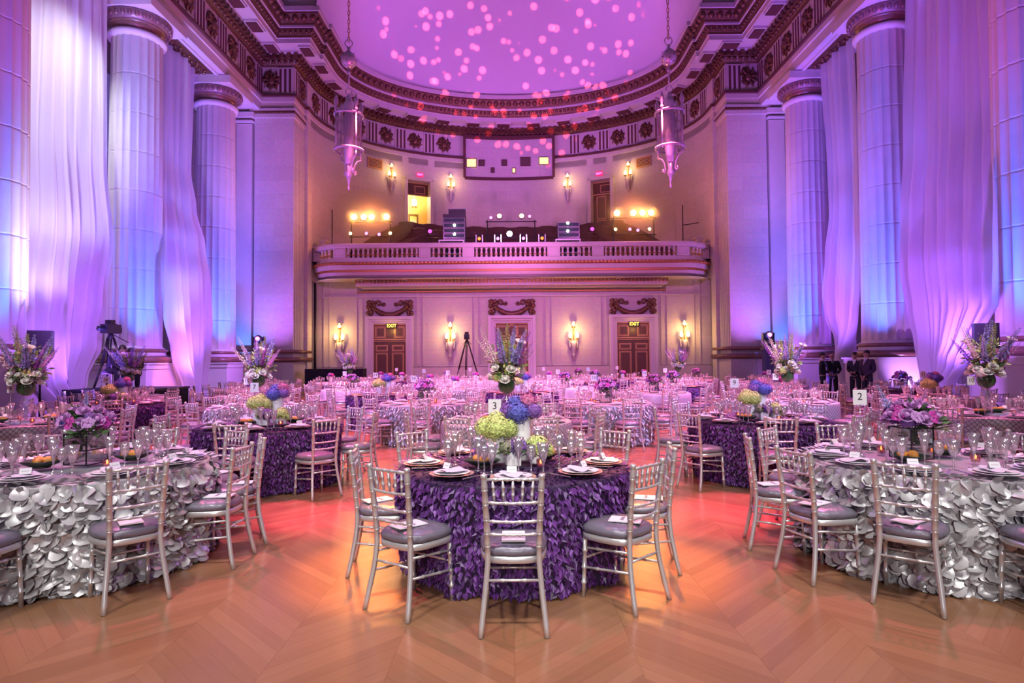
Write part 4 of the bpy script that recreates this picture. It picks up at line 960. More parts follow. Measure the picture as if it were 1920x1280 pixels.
# ------------------------------------------------------------------ chairs
def nodes(p0, p1, r, ts):
    """straight bamboo rail with raised node rings at fractions ts"""
    p0, p1 = Vector(p0), Vector(p1); L = (p1 - p0).length; pts = [p0]; rad = [r]
    for t in ts:
        for d, k in ((-.012, 1.0), (-.006, 1.35), (.006, 1.35), (.012, 1.0)):
            pts.append(p0.lerp(p1, t + d/L)); rad.append(r*k)
    pts.append(p1); rad.append(r); return pts, rad
def post_path(s):
    zs = [(0.0, .190, -.262), (.12, .178, -.235), (.28, .160, -.205), (.40, .150, -.195), (.50, .149, -.197), (.64, .154, -.210), (.76, .160, -.224), (.90, .167, -.240), (.925, .168, -.243)]
    return [Vector((s*x, y, z)) for z, x, y in zs]
def post_at(s, z):
    p = post_path(s)
    for a, b in zip(p, p[1:]):
        if a.z <= z <= b.z: return a.lerp(b, (z - a.z)/(b.z - a.z))
    return p[-1]
def post_mesh(s, seg):
    rings = (.50, .515, .575, .59, .655, .67, .745, .76, .83, .845)
    zs = sorted([0, .06, .12, .20, .28, .34, .40, .45] + [z + d for z in rings for d in (-.008, -.004, .004)] + [.89, .90, .905, .92, .925])
    pts = []; rad = []
    for z in zs:
        pts.append(post_at(s, z)); k = 1.0
        if any(-.005 < z - q < .005 for q in rings): k = 1.22
        if .904 < z: k = 1.25 if z < .924 else .9
        rad.append(.0165*k)
    mb = MB(); mb.tube(pts, rad, seg); return mb
def seat_loop(k=1.0, n=28, z=0):
    out = []
    for i in range(n):
        a = 2*PI*i/n; c, s = math.cos(a), math.sin(a); e = 0.62
        x = .205*math.copysign(abs(c)**e, c); y = .20*math.copysign(abs(s)**e, s)
        x *= 1 + .10*(y/.2); out.append((x*k*.98, y*k, z))
    return out
def chair_bits(seg=8):
    fr = MB(); fr.grid([seat_loop(.96, z=.395), seat_loop(1.0, z=.40), seat_loop(1.0, z=.43), seat_loop(.96, z=.437)], 0, True, None, True); fr.add(seat_loop(.96, z=.437), [tuple(range(28))]); fr.add(seat_loop(.96, z=.395), [tuple(range(27, -1, -1))])
    cu = MB(); rows = []
    for k, z in ((.93, .437), (1.01, .452), (1.0, .475), (.88, .497), (.6, .509), (.3, .513), (.04, .514)):
        rows.append([(p[0], p[1], p[2] + .0045*math.sin(i*2.7 + k*4)*(k > .5)) for i, p in enumerate(seat_loop(k, z=z))])
    cu.grid(rows, 0, True, None, True)
    bits = [('seat_frame', fr, 0), ('cushion', cu, 1)]
    for s in (-1, 1): bits.append(('back_post', post_mesh(s, seg), 0))
    for s in (-1, 1):
        mb = MB(); p, r = nodes((s*.175, .165, 0), (s*.165, .15, .40), .0145, (.25, .5, .78)); mb.tube(p, r, seg); bits.append(('front_leg', mb, 0))
    tr = MB(); p, r = nodes(post_at(-1, .893), post_at(1, .893), .0095, (.2, .4, .6, .8)); tr.tube(p, r, seg); bits.append(('top_rail', tr, 0))
    for z in (.758, .648, .572):
        a, b = post_at(-1, z), post_at(1, z); m_ = (a + b)/2 + Vector((0, -.012, -.004)); mb = MB()
        pts = [a, a.lerp(m_, .5) + Vector((0, -.005, 0)), m_, b.lerp(m_, .5) + Vector((0, -.005, 0)), b]
        P2 = []; R2 = []
        for u, v in zip(pts, pts[1:]): q, rr = nodes(u, v, .0085, (.5,)); P2 += q[:-1]; R2 += rr[:-1]
        mb.tube(P2 + [pts[-1]], R2 + [.0085], seg); bits.append(('back_rail', mb, 0))
    for k in range(5):
        t = (k + 1)/6; a = post_at(-1, .758).lerp(post_at(1, .758), t); b = post_at(-1, .893).lerp(post_at(1, .893), .5 + (t - .5)*1.06); mb = MB()
        pts = [a.lerp(b, q) for q in (0, .28, .30, .34, .36, .62, .64, .68, .70, 1)]; mb.tube(pts, [.006, .009, .0115, .0115, .009, .009, .0115, .0115, .009, .0065], max(5, seg - 2)); bits.append(('spindle', mb, 0))
    a, b = post_at(-1, .305), post_at(1, .305)
    for p0, p1 in ((a, b), ((-.17, .158, .26), (.17, .158, .26)), (post_at(-1, .24), (-.171, .158, .20)), (post_at(1, .24), (.171, .158, .20)), (post_at(-1, .36), (-.168, .155, .33)), (post_at(1, .36), (.168, .155, .33))):
        mb = MB(); q, r = nodes(p0, p1, .0085, (.3, .7)); mb.tube(q, r, max(5, seg - 2)); bits.append(('stretcher', mb, 0))
    return bits
CM = [M['silver'], M['cushion']]
def chair_full():
    t = thing('chiavari_chair', 'x', 'chair')
    for n_, mb, m_ in chair_bits(8): mb.build(n_, CM[m_], t)
    return t
def chair_mid():
    t = thing('chiavari_chair', 'x', 'chair'); bt = chair_bits(6); g = {}
    for n_, mb, m_ in bt:
        k = n_ if n_ in ('seat_frame', 'cushion', 'front_leg', 'back_post') else 'back_rail' if n_ in ('top_rail', 'back_rail', 'spindle') else n_
        if k in ('front_leg', 'back_post'): mb.build(k, CM[m_], t)
        else: q = g.setdefault(k, MB()); q.add(mb.v, mb.f, 0)
    for k, q in g.items(): q.build(k, CM[1 if k == 'cushion' else 0], t)
    return t
def chair_far():
    q = MB()
    for n_, mb, m_ in chair_bits(5): q.add(mb.v, mb.f, m_)
    return tag(q.build('chiavari_chair', CM), 'x', 'chair')
CH = {0: chair_full(), 1: chair_mid(), 2: chair_far()}; CHU = {0: False, 1: False, 2: False}
def place_chair(lod, x, y, rz, label, group):
    if not CHU[lod]: o = CH[lod]; CHU[lod] = True; o.location = (x, y, 0); o.rotation_euler = (0, 0, rz); o['label'] = label; o['group'] = group
    else: o = dup(CH[lod], (x, y, 0), rz, label, group)
    return o

# ------------------------------------------------------------------ tablecloths
TR, TZ = 0.90, 0.755
def cloth_pt(a, t, seed=0.0, flare=0.0, amp=1.0):
    """t: 0 at the rim, 1 at the floor"""
    w_ = amp*t*(.030*math.sin(9*a + seed) + .022*math.sin(14*a + 1.7*seed) + .012*math.sin(23*a))
    r = TR - .02 + .02*min(1, t*12) + flare*t + w_
    return r, TZ - (TZ - .012)*t
def cloth_base(seed, flare=0.0, amp=1.0):
    mb = MB(); SEG = 96; rows = []; uv = []
    for r in (0.01, .45, .8): rows.append([(r*math.cos(2*PI*k/SEG), r*math.sin(2*PI*k/SEG), TZ) for k in range(SEG)])
    for t in (0, .02, .06, .15, .3, .45, .6, .75, .9, 1.0):
        row = []
        for k in range(SEG):
            a = 2*PI*k/SEG; r, z = cloth_pt(a, t, seed, flare, amp); row.append((r*math.cos(a), r*math.sin(a), z))
        rows.append(row)
    mb.grid(rows, 0, True, None, True); return mb
def petals(kind, n_rows, step, seed, size, jig=1.0, top=True, flare=0.0):
    r_ = random.Random(seed); mb = MB()
    def petal(P, n, d, sz, asp):
        s = d.cross(n).normalized()
        roll = r_.gauss(0, .45)*jig; d2 = d*math.cos(roll) + s*math.sin(roll); s2 = s*math.cos(roll) - d*math.sin(roll)
        tilt = r_.uniform(.12, .75); d2 = (d2*math.cos(tilt) + n*math.sin(tilt)); yaw = r_.gauss(0, .35); s2 = (s2*math.cos(yaw) + n*math.sin(yaw)).normalized(); nn = s2.cross(d2).normalized()
        if nn.dot(n) < 0: nn = -nn
        if kind == 'leaf':
            w_ = sz*asp; b = r_.uniform(.05, .2)*sz
            mb.add([P, P + d2*sz*.45 - s2*w_ + nn*b, P + d2*sz*.45, P + d2*sz*.45 + s2*w_ + nn*b, P + d2*sz - nn*b*.3], [(0, 2, 1), (0, 3, 2), (1, 2, 4), (2, 3, 4)], 0, False)
        else:
            c = P + d2*sz*.5; b = r_.uniform(.04, .24)*sz; vs = [c]; N_ = 9
            for k in range(N_):
                a = 2*PI*k/N_; q = math.cos(2*a + .6)
                vs.append(c + d2*(sz*.52*math.cos(a)) + s2*(sz*.5*math.sin(a)) + nn*(b*q))
            mb.add(vs, [(0, k + 1, (k + 1) % N_ + 1) for k in range(N_)], 0, True)
    for i in range(n_rows):
        t = (i + .3)/n_rows; cnt = int(2*PI*.95/step)
        for k in range(cnt):
            a = 2*PI*(k + .5*(i % 2) + r_.uniform(-.35, .35))/cnt; tt = max(0.0, min(.95, t + r_.uniform(-.5, .5)/n_rows))
            r, z = cloth_pt(a, tt, seed, flare)
            n = Vector((math.cos(a), math.sin(a), .1)).normalized(); P = Vector((r*math.cos(a), r*math.sin(a), z)) + n*.004
            sz = size*r_.uniform(.75, 1.2)
            sz = min(sz, max(.03, z*1.25))
            petal(P, n, Vector((0, 0, -1)), sz, r_.uniform(.22, .32))
    if top:
        for i in range(int(4 if kind != 'leaf' else 13)):
            rr = .88 - i*(.05 if kind == 'leaf' else .07); cnt = int(2*PI*rr/step*.8)
            for k in range(cnt):
                a = 2*PI*(k + r_.random())/cnt; q = rr + r_.uniform(-.03, .03)
                n = Vector((0, 0, 1)); d = Vector((math.cos(a), math.sin(a), 0)); P = Vector((q*math.cos(a), q*math.sin(a), TZ + .002))
                roll = r_.gauss(0, .5); 
                sz = size*r_.uniform(.6, .9)
                tl = r_.uniform(.1, .7); s = d.cross(n)
                dd = d*math.cos(tl) + n*math.sin(tl)*.8
                nn = s.cross(dd); w_ = sz*(.27 if kind == 'leaf' else .45)
                mb.add([P, P + dd*sz*.5 - s*w_ + n*.004, P + dd*sz*.5, P + dd*sz*.5 + s*w_ + n*.004, P + dd*sz], [(0, 2, 1), (0, 3, 2), (1, 2, 4), (2, 3, 4)], 0, False)
    return mb
def cloth_proto(kind):
    t = thing('tablecloth', 'x', 'tablecloth')
    if kind == 'purple': cloth_base(3.0, -.085).build('cloth', M['purplebase'], t); petals('leaf', 26, .031, 3.0, .064, 1.15, True, -.085).build('petal_layer', M['purple'], t)
    elif kind == 'silver': cloth_base(1.2, -.03, 1.2).build('cloth', M['silvercloth'], t); petals('disc', 23, .062, 1.2, .098, 1.3, True, -.03).build('petal_layer', M['silverpetal'], t)
    elif kind == 'grey': cloth_base(2.2, -.04, 1.2).build('cloth', M['silvercloth'], t); petals('leaf', 17, .045, 2.2, .085, 1.0, False, -.04).build('petal_layer', M['greypetal'], t)
    elif kind == 'net':
        cloth_base(.6, -.02, 1.3).build('cloth', M['netcloth'], t); mb = MB(); rows = []; uv = []
        for t_ in [0, .02, .06, .15, .3, .45, .6, .75]:
            row = []; u = []
            for k in range(97):
                a = 2*PI*k/96; r, z = cloth_pt(a, t_, .6, -.02, 1.3); r += .012; zz = z - .0*t_ + .003; row.append((r*math.cos(a), r*math.sin(a), zz)); u.append((a*.95, zz))
            rows.append(row); uv.append(u)
        mb.grid(rows, 0, True, uv); mb.build('net_overlay', M['net'], t)
    else: cloth_base(.9, -.03, 1.4).build('cloth', M['pinksatin'], t)
    return t
CLP = {}; CLU = {}
def place_cloth(kind, x, y, rz, label):
    g = 'round ' + {'purple': 'purple petal', 'silver': 'silver disc petal', 'grey': 'grey leaf petal', 'net': 'netted silver', 'satin': 'lilac satin'}[kind] + ' tablecloths'
    if kind not in CLP: o = CLP[kind] = cloth_proto(kind); o.location = (x, y, 0); o.rotation_euler = (0, 0, rz); o['label'] = label; o['group'] = g
    else: o = dup(CLP[kind], (x, y, 0), rz, label, g)
    return o

# ------------------------------------------------------------------ tableware prototypes (mesh data)
def lm(name, prof, seg, m): b = MB(); b.lathe(prof, seg, cap=False); return b.mesh(name, m)
G = M['glass']
flute_m = lm('champagne_flute', [(.034, 0), (.035, .003), (.006, .007), (.0045, .05), (.007, .085), (.02, .14), (.043, .25), (.0412, .25), (.018, .14), (.004, .094)], 12, G)
goblet_m = lm('water_goblet', [(.034, 0), (.035, .003), (.007, .007), (.005, .055), (.012, .08), (.030, .13), (.047, .215), (.0455, .215), (.028, .13), (.006, .09)], 12, G)
wine_m = lm('wine_glass', [(.031, 0), (.032, .003), (.006, .006), (.004, .085), (.012, .094), (.030, .12), (.034, .15), (.029, .2), (.0278, .2), (.0325, .15), (.028, .121), (.006, .1)], 12, G)
plate_m = lm('charger_plate', [(0, .004), (.11, .004), (.12, .008), (.155, .014), (.16, .017), (.156, .018), (.12, .012), (.11, .009), (0, .009)], 28, M['charger'])
splate_m = lm('charger_plate', [(0, .004), (.11, .004), (.12, .008), (.155, .014), (.16, .017), (.156, .018), (.12, .012), (.11, .009), (0, .009)], 28, M['china'])
dplate_m = lm('dinner_plate', [(0, 0), (.08, 0), (.085, .004), (.128, .013), (.132, .016), (.126, .016), (.085, .008), (0, .006)], 26, M['china'])
b = MB(); rows = []
for j in range(5):
    y = -.095 + .19*j/4; rows.append([(x, y + .012*math.sin(x*30), .004 + .020*math.exp(-((x + y*.3)/.06)**2) + .004*math.sin(x*60 + j)) for x in [-.06 + .12*k/8 for k in range(9)]])
b.grid(rows, 0); b.grid([[(p[0], p[1], 0) for p in r] for r in reversed(rows)], 0); napkin_m = b.mesh('napkin', M['napkin'])
b = MB()
b.add([(-.04, -.022, 0), (.04, -.022, 0), (.04, 0, .045), (-.04, 0, .045), (-.04, .022, 0), (.04, .022, 0)], [(0, 1, 2, 3), (3, 2, 5, 4)], 0, False)
b.add([(-.04, -.0205, 0), (.04, -.0205, 0), (.04, 0, .043), (-.04, 0, .043), (-.04, .0205, 0), (.04, .0205, 0)], [(3, 2, 1, 0), (4, 5, 2, 3)], 0, False)
for k in range(7): b.box((-.022 + k*.0075, -.0125, .0215), (.005, .0012, .004), 1)
card_m = b.mesh('place_card', [M['paper'], M['script']])
b = MB(); b.box((0, -.03, .003), (.012, .11, .004)); b.box((0, .055, .004), (.024, .06, .003))
for k in range(4): b.box((-.009 + k*.006, .105, .004), (.003, .05, .0025))
fork_m = b.mesh('dinner_fork', M['steel'])
b = MB(); b.box((0, -.05, .003), (.014, .1, .006)); b.add([(-.008, 0, .003), (.008, 0, .003), (.012, .09, .003), (-.006, .12, .003), (-.008, 0, .0045), (.008, 0, .0045), (.012, .09, .0045), (-.006, .12, .0045)], [(3, 2, 1, 0), (4, 5, 6, 7), (0, 1, 5, 4), (1, 2, 6, 5), (2, 3, 7, 6), (3, 0, 4, 7)], 0, False)
knife_m = b.mesh('dinner_knife', M['steel'])
b = MB(); b.box((0, 0, .002), (.10, .15, .003)); b.box((0, 0, .0045), (.098, .148, .0015))
for k in range(9): b.tube([(-.03 + k*.007, .01 + .004*math.sin(k*2.1), .0058), (-.026 + k*.007, .02 + .006*math.cos(k*1.7), .0058), (-.022 + k*.007, .008, .0058)], .0012, 4, 1)
prog_m = b.mesh('seat_programme', [M['paper'], M['script']])
def votive():
    t = thing('votive_candle', 'x', 'candle'); b = MB(); b.lathe([(.024, 0), (.03, .004), (.034, .06), (.031, .06), (.027, .008), (0, .008)], 12, cap=False); b.build('glass_cup', M['glassrose'], t)
    b = MB(); b.lathe([(.024, .006), (.024, .026), (0, .026)], 10); b.build('wax', M['white'], t); b = MB(); b.lathe([(.002, .026), (.009, .036), (.006, .048), (0, .06)], 8); b.build('flame', M['flame'], t); return t
M['glassrose'] = glass_mat('rose_tinted_glass', (1.0, .62, .62), .15)
VOT = votive(); VOTU = [False]
dish_b = MB(); dish_b.lathe([(0, .012), (.06, .012), (.10, .03), (.13, .055), (.125, .058), (.09, .036), (.06, .02), (0, .02)], 20, rf=lambda a, z: 1 + .12*math.cos(5*a), cap=False); dish_b.lathe([(0, .0), (.06, 0), (.06, .013)], 14); dish_m = dish_b.mesh('bread_dish', M['darkdish'])
b = MB(); b.ball((0, 0, .026), .042, 12, 8, 0, (1.25, .85, .72)); roll_m = b.mesh('bread_roll', M['orange'])

# ------------------------------------------------------------------ flowers (mesh data for the parts)
def hyd(name, m, r=.085, n=64, seed=1):
    q = random.Random(seed); b = MB(); b.ball((0, 0, 0), r*.78, 8, 6)
    for i in range(n):
        z = 1 - 1.72*(i + .5)/n; a = i*2.39996; s = math.sqrt(max(0, 1 - z*z)); d = Vector((s*math.cos(a), s*math.sin(a), z)); c = d*r*q.uniform(.9, 1.06)
        u = d.cross(Vector((.3, .2, 1))).normalized(); v = d.cross(u); t = q.uniform(0, 1.6); u, v = u*math.cos(t) + v*math.sin(t), v*math.cos(t) - u*math.sin(t); e = r*.27
        for (p, w_) in ((u, v), (v, -u), (-u, -v), (-v, u)): b.add([c, c + p*e*.6 + w_*e*.38 + d*e*.12, c + p*e + d*e*.05, c + p*e*.6 - w_*e*.38 + d*e*.12], [(0, 1, 2, 3)], 0, False)
    return b.mesh('hydrangea_bloom', m)
HY = {k: hyd(k, M[k], .085, 64, i) for i, k in enumerate(('hgreen', 'hblue', 'hpurple', 'hpink', 'holive', 'white'))}
def rose(m, r=.042, seed=1):
    q = random.Random(seed); b = MB(); b.ball((0, 0, .01), r*.45, 8, 6, 0, (1, 1, 1.3))
    for ring, (n, tilt, rr, h) in enumerate(((3, .15, .45, .9), (5, .4, .62, .85), (6, .8, .8, .7))):
        for k in range(n):
            a0 = 2*PI*(k + .5*ring)/n + q.uniform(-.1, .1); rows = []
            for j in range(4):
                t = j/3; zz = -.4*r + r*h*1.4*t*math.cos(tilt*t); rad = r*rr*(.5 + .5*math.sin(t*PI*.5)) + r*.45*tilt*t*t
                rows.append([(rad*math.cos(a0 + da*(1 - .35*t*t)), rad*math.sin(a0 + da*(1 - .35*t*t)), zz - r*.15*(abs(da) > .5)*t) for da in (-.75, -.35, 0, .35, .75)])
            b.grid(rows, 0)
    return b.mesh('rose', m)
RO = {'white': rose(M['white']), 'lav': rose(M['lav'], .046, 3), 'cream': rose(M['cream'], .05, 5)}
def spike(name, m, h, w_, n, seed, top=.0):
    q = random.Random(seed); b = MB(); b.tube([(0, 0, 0), (.012, 0, h*.5), (.0, .0, h)], [.004, .0035, .002], 5, 1)
    n = int(n*1.7)
    for i in range(n):
        t = i/n; z = h*(.34 + .66*t); a = i*2.39996; r = 1.55*w_*(1 - .7*t**1.5)*q.uniform(.7, 1.1); d = Vector((math.cos(a), math.sin(a), .55)).normalized(); c = Vector((0, 0, z)); u = d.cross(Vector((0, 0, 1))).normalized(); v = d.cross(u)
        e = r*.75
        b.add([c, c + d*r*.6 + u*e*.6, c + d*r + v*e*.2, c + d*r*.6 - u*e*.6], [(0, 1, 2, 3)], 0, False); b.add([c + d*r*.5, c + d*r + v*e*.6, c + d*r*1.15, c + d*r*.9 - v*e*.6], [(0, 1, 2, 3)], 0, False)
    return b.mesh(name, [m, M['stem']])
SPK = {'spblue': spike('delphinium_spike', M['spblue'], .72, .036, 46, 1), 'sppurple': spike('liatris_spike', M['sppurple'], .68, .024, 60, 2), 'spgreen': spike('bells_spike', M['spgreen'], .74, .034, 40, 3), 'spwhite': spike('snapdragon_spike', M['white'], .80, .028, 36, 4), 'spore': spike('stock_spike', M['lav'], .55, .03, 36, 5)}
b = MB(); b.tube([(0, 0, 0), (0, .01, .45)], [.005, .006], 6, 1); b.lathe([(.006, .45), (.016, .50), (.026, .54), (.04, .56)], 10, rf=lambda a, z: 1 + (.5 if z > .53 else .15)*math.cos(a), cap=False); b.tube([(0, 0, .48), (0, 0, .545)], .005, 5, 2); calla_m = b.mesh('calla_lily', [M['white'], M['stem'], M['cream']])
def foliage(name, n, r0, r1, lf, seed, zmin=-.2, m='leaf'):
    q = random.Random(seed); b = MB()
    for i in range(n):
        a = q.uniform(0, 2*PI); z = q.uniform(zmin, 1); s = math.sqrt(max(0.05, 1 - z*z)); d = Vector((s*math.cos(a), s*math.sin(a), z)).normalized(); P = d*q.uniform(r0, r1); u = d.cross(Vector((.1, .3, 1))).normalized(); v = d.cross(u)
        t = q.uniform(0, 6.28); w_ = u*math.cos(t) + v*math.sin(t); o = (d + Vector((q.uniform(-.6, .6), q.uniform(-.6, .6), q.uniform(-.5, .4)))).normalized(); L = lf*q.uniform(.6, 1.3)
        b.add([P, P + o*L*.5 + w_*L*.2, P + o*L*.5 + d*L*.05, P + o*L*.5 - w_*L*.2, P + o*L], [(0, 2, 1), (0, 3, 2), (1, 2, 4), (2, 3, 4)], 0, False)
    return b.mesh(name, M[m])
FO = foliage('foliage', 130, .03, .15, .085, 1); FO2 = foliage('foliage', 90, .02, .10, .07, 2); FOB = foliage('foliage', 120, .01, .09, .07, 4, -1)
AIRY = foliage('foliage', 150, .05, .26, .07, 11, -.6, 'spgreen'); AIRY2 = foliage('filler_blossom', 110, .06, .26, .03, 12, -.5, 'white')
def orchid(m):
    b = MB()
    for k, (L, w_) in enumerate(((.05, .022), (.052, .036), (.046, .022), (.046, .022), (.052, .036))):
        a = 2*PI*k/5; d = Vector((math.cos(a), math.sin(a), .2)); s = Vector((-math.sin(a), math.cos(a), 0)); b.add([(0, 0, 0), d*L*.5 + s*w_, d*L*.55 + Vector((0, 0, .006)), d*L*.5 - s*w_, d*L], [(0, 1, 2), (0, 2, 3), (1, 4, 2), (2, 4, 3)], 0, False)
    b.ball((0, 0, .008), .009, 6, 5); return b.mesh('orchid', m)
OR = {'lav': orchid(M['lav']), 'fuchsia': orchid(M['fuchsia'])}

def vase_thing(kind, label, loc, group):
    """white ceramic vase with a cluster of hydrangea heads"""
    name, prof, h, blooms = VASES[kind]
    t = thing(name, label, 'flower vase', loc, RND.uniform(-.3, .3), group); part(VM[kind], t, name='vase')
    for (c, x, y, z, s) in blooms: part(HY[c], t, (x, y, h + z), (RND.uniform(-.4, .4), RND.uniform(-.4, .4), RND.uniform(0, 6)), s)
    part(FO2, t, (0, 0, h + .0), (0, 0, RND.uniform(0, 6)), .8); return t
VASES = {
 'tall': ('hydrangea_vase', [(.0, .004), (.078, .004), (.08, .01), (.08, .345), (.077, .35), (.072, .345), (.07, .2)], .35, [('hpurple', -.09, 0, .03, 1.0), ('hblue', .0, -.07, .03, 1.05), ('hblue', -.05, .03, .09, .9), ('hpink', .05, .04, .11, .85), ('hpurple', .11, -.01, .04, .8)]),
 'mid': ('hydrangea_vase', [(.0, .004), (.074, .004), (.076, .01), (.076, .215), (.073, .22), (.068, .215), (.066, .1)], .22, [('hgreen', -.08, -.01, .05, 1.05), ('hgreen', .02, -.05, .05, 1.15), ('hgreen', .085, .02, .04, .95), ('hgreen', -.01, .04, .10, .9)]),
 'cube': ('hydrangea_vase', [(.0, .003), (.073, .003), (.075, .01), (.075, .10), (.07, .105), (.065, .1), (.065, .05)], .105, [('hpurple', .035, -.01, .03, .85), ('holive', -.05, .0, .03, .7)]),
 'low': ('hydrangea_vase', [(.0, .003), (.06, .003), (.062, .01), (.062, .085), (.058, .09), (.053, .085), (.05, .04)], .09, [('hgreen', .0, 0, .04, 1.05), ('hgreen', .07, .02, .01, .7)]),
 'pale': ('hydrangea_vase', [(.0, .004), (.074, .004), (.076, .01), (.076, .235), (.073, .24), (.068, .235), (.066, .1)], .24, [('hpurple', -.05, -.01, .05, .9), ('fuchsia_h', .05, -.03, .05, .9), ('holive', -.02, .05, .07, .8)]),
}
HY['fuchsia_h'] = hyd('f', M['fuchsia'], .085, 64, 9)
VM = {}
for k, v in VASES.items():
    b = MB(); b.lathe(v[1], 4 if k == 'cube' else 20, cap=False, sm=(k != 'cube'), T=Matrix.Rotation(PI/4, 4, 'Z') if k == 'cube' else None); VM[k] = b.mesh('vase', M['vase'])
STAND = MB(); STAND.lathe([(.0, .002), (.075, .004), (.075, .012), (.02, .02), (.018, .04), (.035, .06), (.018, .085), (.03, .10), (.045, .125), (.03, .15), (.018, .165), (.035, .18), (.066, .225), (.07, .25), (.06, .285), (.025, .32), (.05, .345), (.05, .352)], 16, cap=False); STANDm = STAND.mesh('crystal_stand', M['crystal'])
b = MB(); b.lathe([(.0, .35), (.05, .352), (.085, .385), (.105, .44), (.10, .50), (.085, .53), (.08, .53), (.095, .49)], 18, cap=False); BOWLm = b.mesh('bowl_vase', M['greenglass'])
def tall_arr(label, loc, seed, group):
    q = random.Random(seed); t = thing('tall_flower_arrangement', label, 'flower arrangement', loc, q.uniform(-.4, .4), group); part(STANDm, t); part(BOWLm, t); part(FO, t, (0, 0, .58), (0, 0, q.uniform(0, 6)), 1.15)
    for k in range(15):
        a = 2*PI*k/15 + q.uniform(-.2, .2); r = q.uniform(.14, .19); part(RO['white'], t, (r*math.cos(a), r*math.sin(a), .57 + q.uniform(-.04, .12)), (-.9*math.sin(a), .9*math.cos(a), 0), q.uniform(1.1, 1.5))
    for (x, y, z) in ((-.11, -.10, .56), (.03, -.08, .63)): part(HY['hgreen' if q.random() < .6 else 'white'], t, (x, y, z), (0, 0, q.uniform(0, 6)), .8)
    ks = ['spblue', 'sppurple', 'spgreen', 'spblue', 'spwhite', 'sppurple', 'spgreen', 'spblue', 'spore', 'sppurple', 'spblue', 'spgreen', 'spwhite', 'spore']
    for i, k in enumerate(ks):
        a = i*2.39996 + q.uniform(-.2, .2); tl = .08 + .62*math.sqrt(i/len(ks)); part(SPK[k], t, (.03*math.cos(a), .03*math.sin(a), .52), (-tl*math.sin(a), tl*math.cos(a), 0), q.uniform(.85, 1.08))
    for a in (2.6, -.5, .9): part(calla_m, t, (0, 0, .56), (-.62*math.sin(a), .62*math.cos(a), a), 1.0)
    part(AIRY, t, (0, 0, .78), (0, 0, 1), 1.0); part(AIRY2, t, (0, 0, .86), (0, 0, 2), 1.0); t.scale = (1.12, 1.12, 1.06)
    return t
b = MB(); W_ = .105; H_ = .25
for sx in (-1, 1):
    for sy in (-1, 1): b.box((sx*W_, sy*W_, H_/2), (.008, .008, H_))
for z in (.004, .12, H_ - .004):
    for s in (-1, 1): b.box((0, s*W_, z), (W_*2, .008, .008)); b.box((s*W_, 0, z), (.008, W_*2, .008))
BOXF = b.mesh('box_frame', M['black'])
b = MB(); 
for s in (-1, 1): b.box((0, s*W_*.99, H_/2), (W_*1.96, .003, H_*.96)); b.box((s*W_*.99, 0, H_/2), (.003, W_*1.96, H_*.96))
BOXG = b.mesh('glass_panes', M['glassbox'])
def box_arr(label, loc, seed, group, full=True):
    q = random.Random(seed); t = thing('boxed_flower_arrangement', label, 'flower arrangement', loc, q.uniform(-.25, .25), group); part(BOXF, t); part(BOXG, t); part(FOB, t, (0, 0, .17), (0, 0, q.uniform(0, 6)), .75)
    for k in range(10 if full else 6):
        a = 2*PI*k/(10 if full else 6); r = q.uniform(.09, .15); z = H_ + .06 + q.uniform(-.03, .07); c = q.choice(('hpurple', 'hpurple', 'hblue', 'fuchsia_h')); part(HY[c], t, (r*math.cos(a), r*math.sin(a), z), (0, 0, q.uniform(0, 6)), .6)
    for k in range(9 if full else 4):
        a = 2*PI*k/(9 if full else 4) + .3; r = .165; part(RO['lav'], t, (r*math.cos(a), r*math.sin(a), H_ + .07 + q.uniform(-.03, .05)), (-1.0*math.sin(a), 1.0*math.cos(a), 0), 1.15)
        if full: a += .35; part(OR['lav' if k % 2 else 'fuchsia'], t, (.18*math.cos(a), .18*math.sin(a), H_ + .09), (-1.2*math.sin(a), 1.2*math.cos(a), 0), 1.1)
    part(FO2, t, (0, 0, H_ + .08), (0, 0, 2), 1.15); part(FO2, t, (.1, -.08, H_ - .0), (0, 0, 2), 1.0); [part(RO['lav'], t, (.085*math.cos(a), .085*math.sin(a), H_ + .17), (-.5*math.sin(a), .5*math.cos(a), 0), 1.1) for a in (.3, 1.6, 2.8, 4.1, 5.3)]
    if full: part(SPK['spore'], t, (.06, .05, H_), (.2, .3, 0), .55); part(SPK['spblue'], t, (-.06, .05, H_), (-.3, -.3, 0), .5); part(SPK['spore'], t, (0, .05, H_), (.3, -.1, 0), .6)
    return t
def number_card(num, label, loc, rz=0.0, h=.42):
    t = thing('table_number', label, 'number card', loc, rz); b = MB(); b.lathe([(0, 0), (.035, .002), (.03, .008), (.004, .012)], 12); b.tube([(0, 0, .01), (0, 0, h)], .003, 5); b.build('stand', M['steel'], t)
    b = MB(); b.box((0, 0, h + .055), (.11, .004, .125)); b.build('card', M['paper'], t); text('numeral', num, .085, t, (0, -.0035, h + .06), (PI/2, 0, 0), M['ink'], .0006); return t
# ------------------------------------------------------------------ tables
DIR8 = {0: 'camera-side', 1: 'near-right', 2: 'right-hand', 3: 'far-right', 4: 'far-side', 5: 'far-left', 6: 'left-hand', 7: 'near-left'}
A8 = [0, 45, 90, 135, 180, 225, 270, 315]
DIR10 = ['near-left', 'low left', 'upper left', 'far-left', 'far-side left', 'far-side right', 'far-right', 'upper right', 'near-right', 'camera-side']
R8 = [1.10]*8
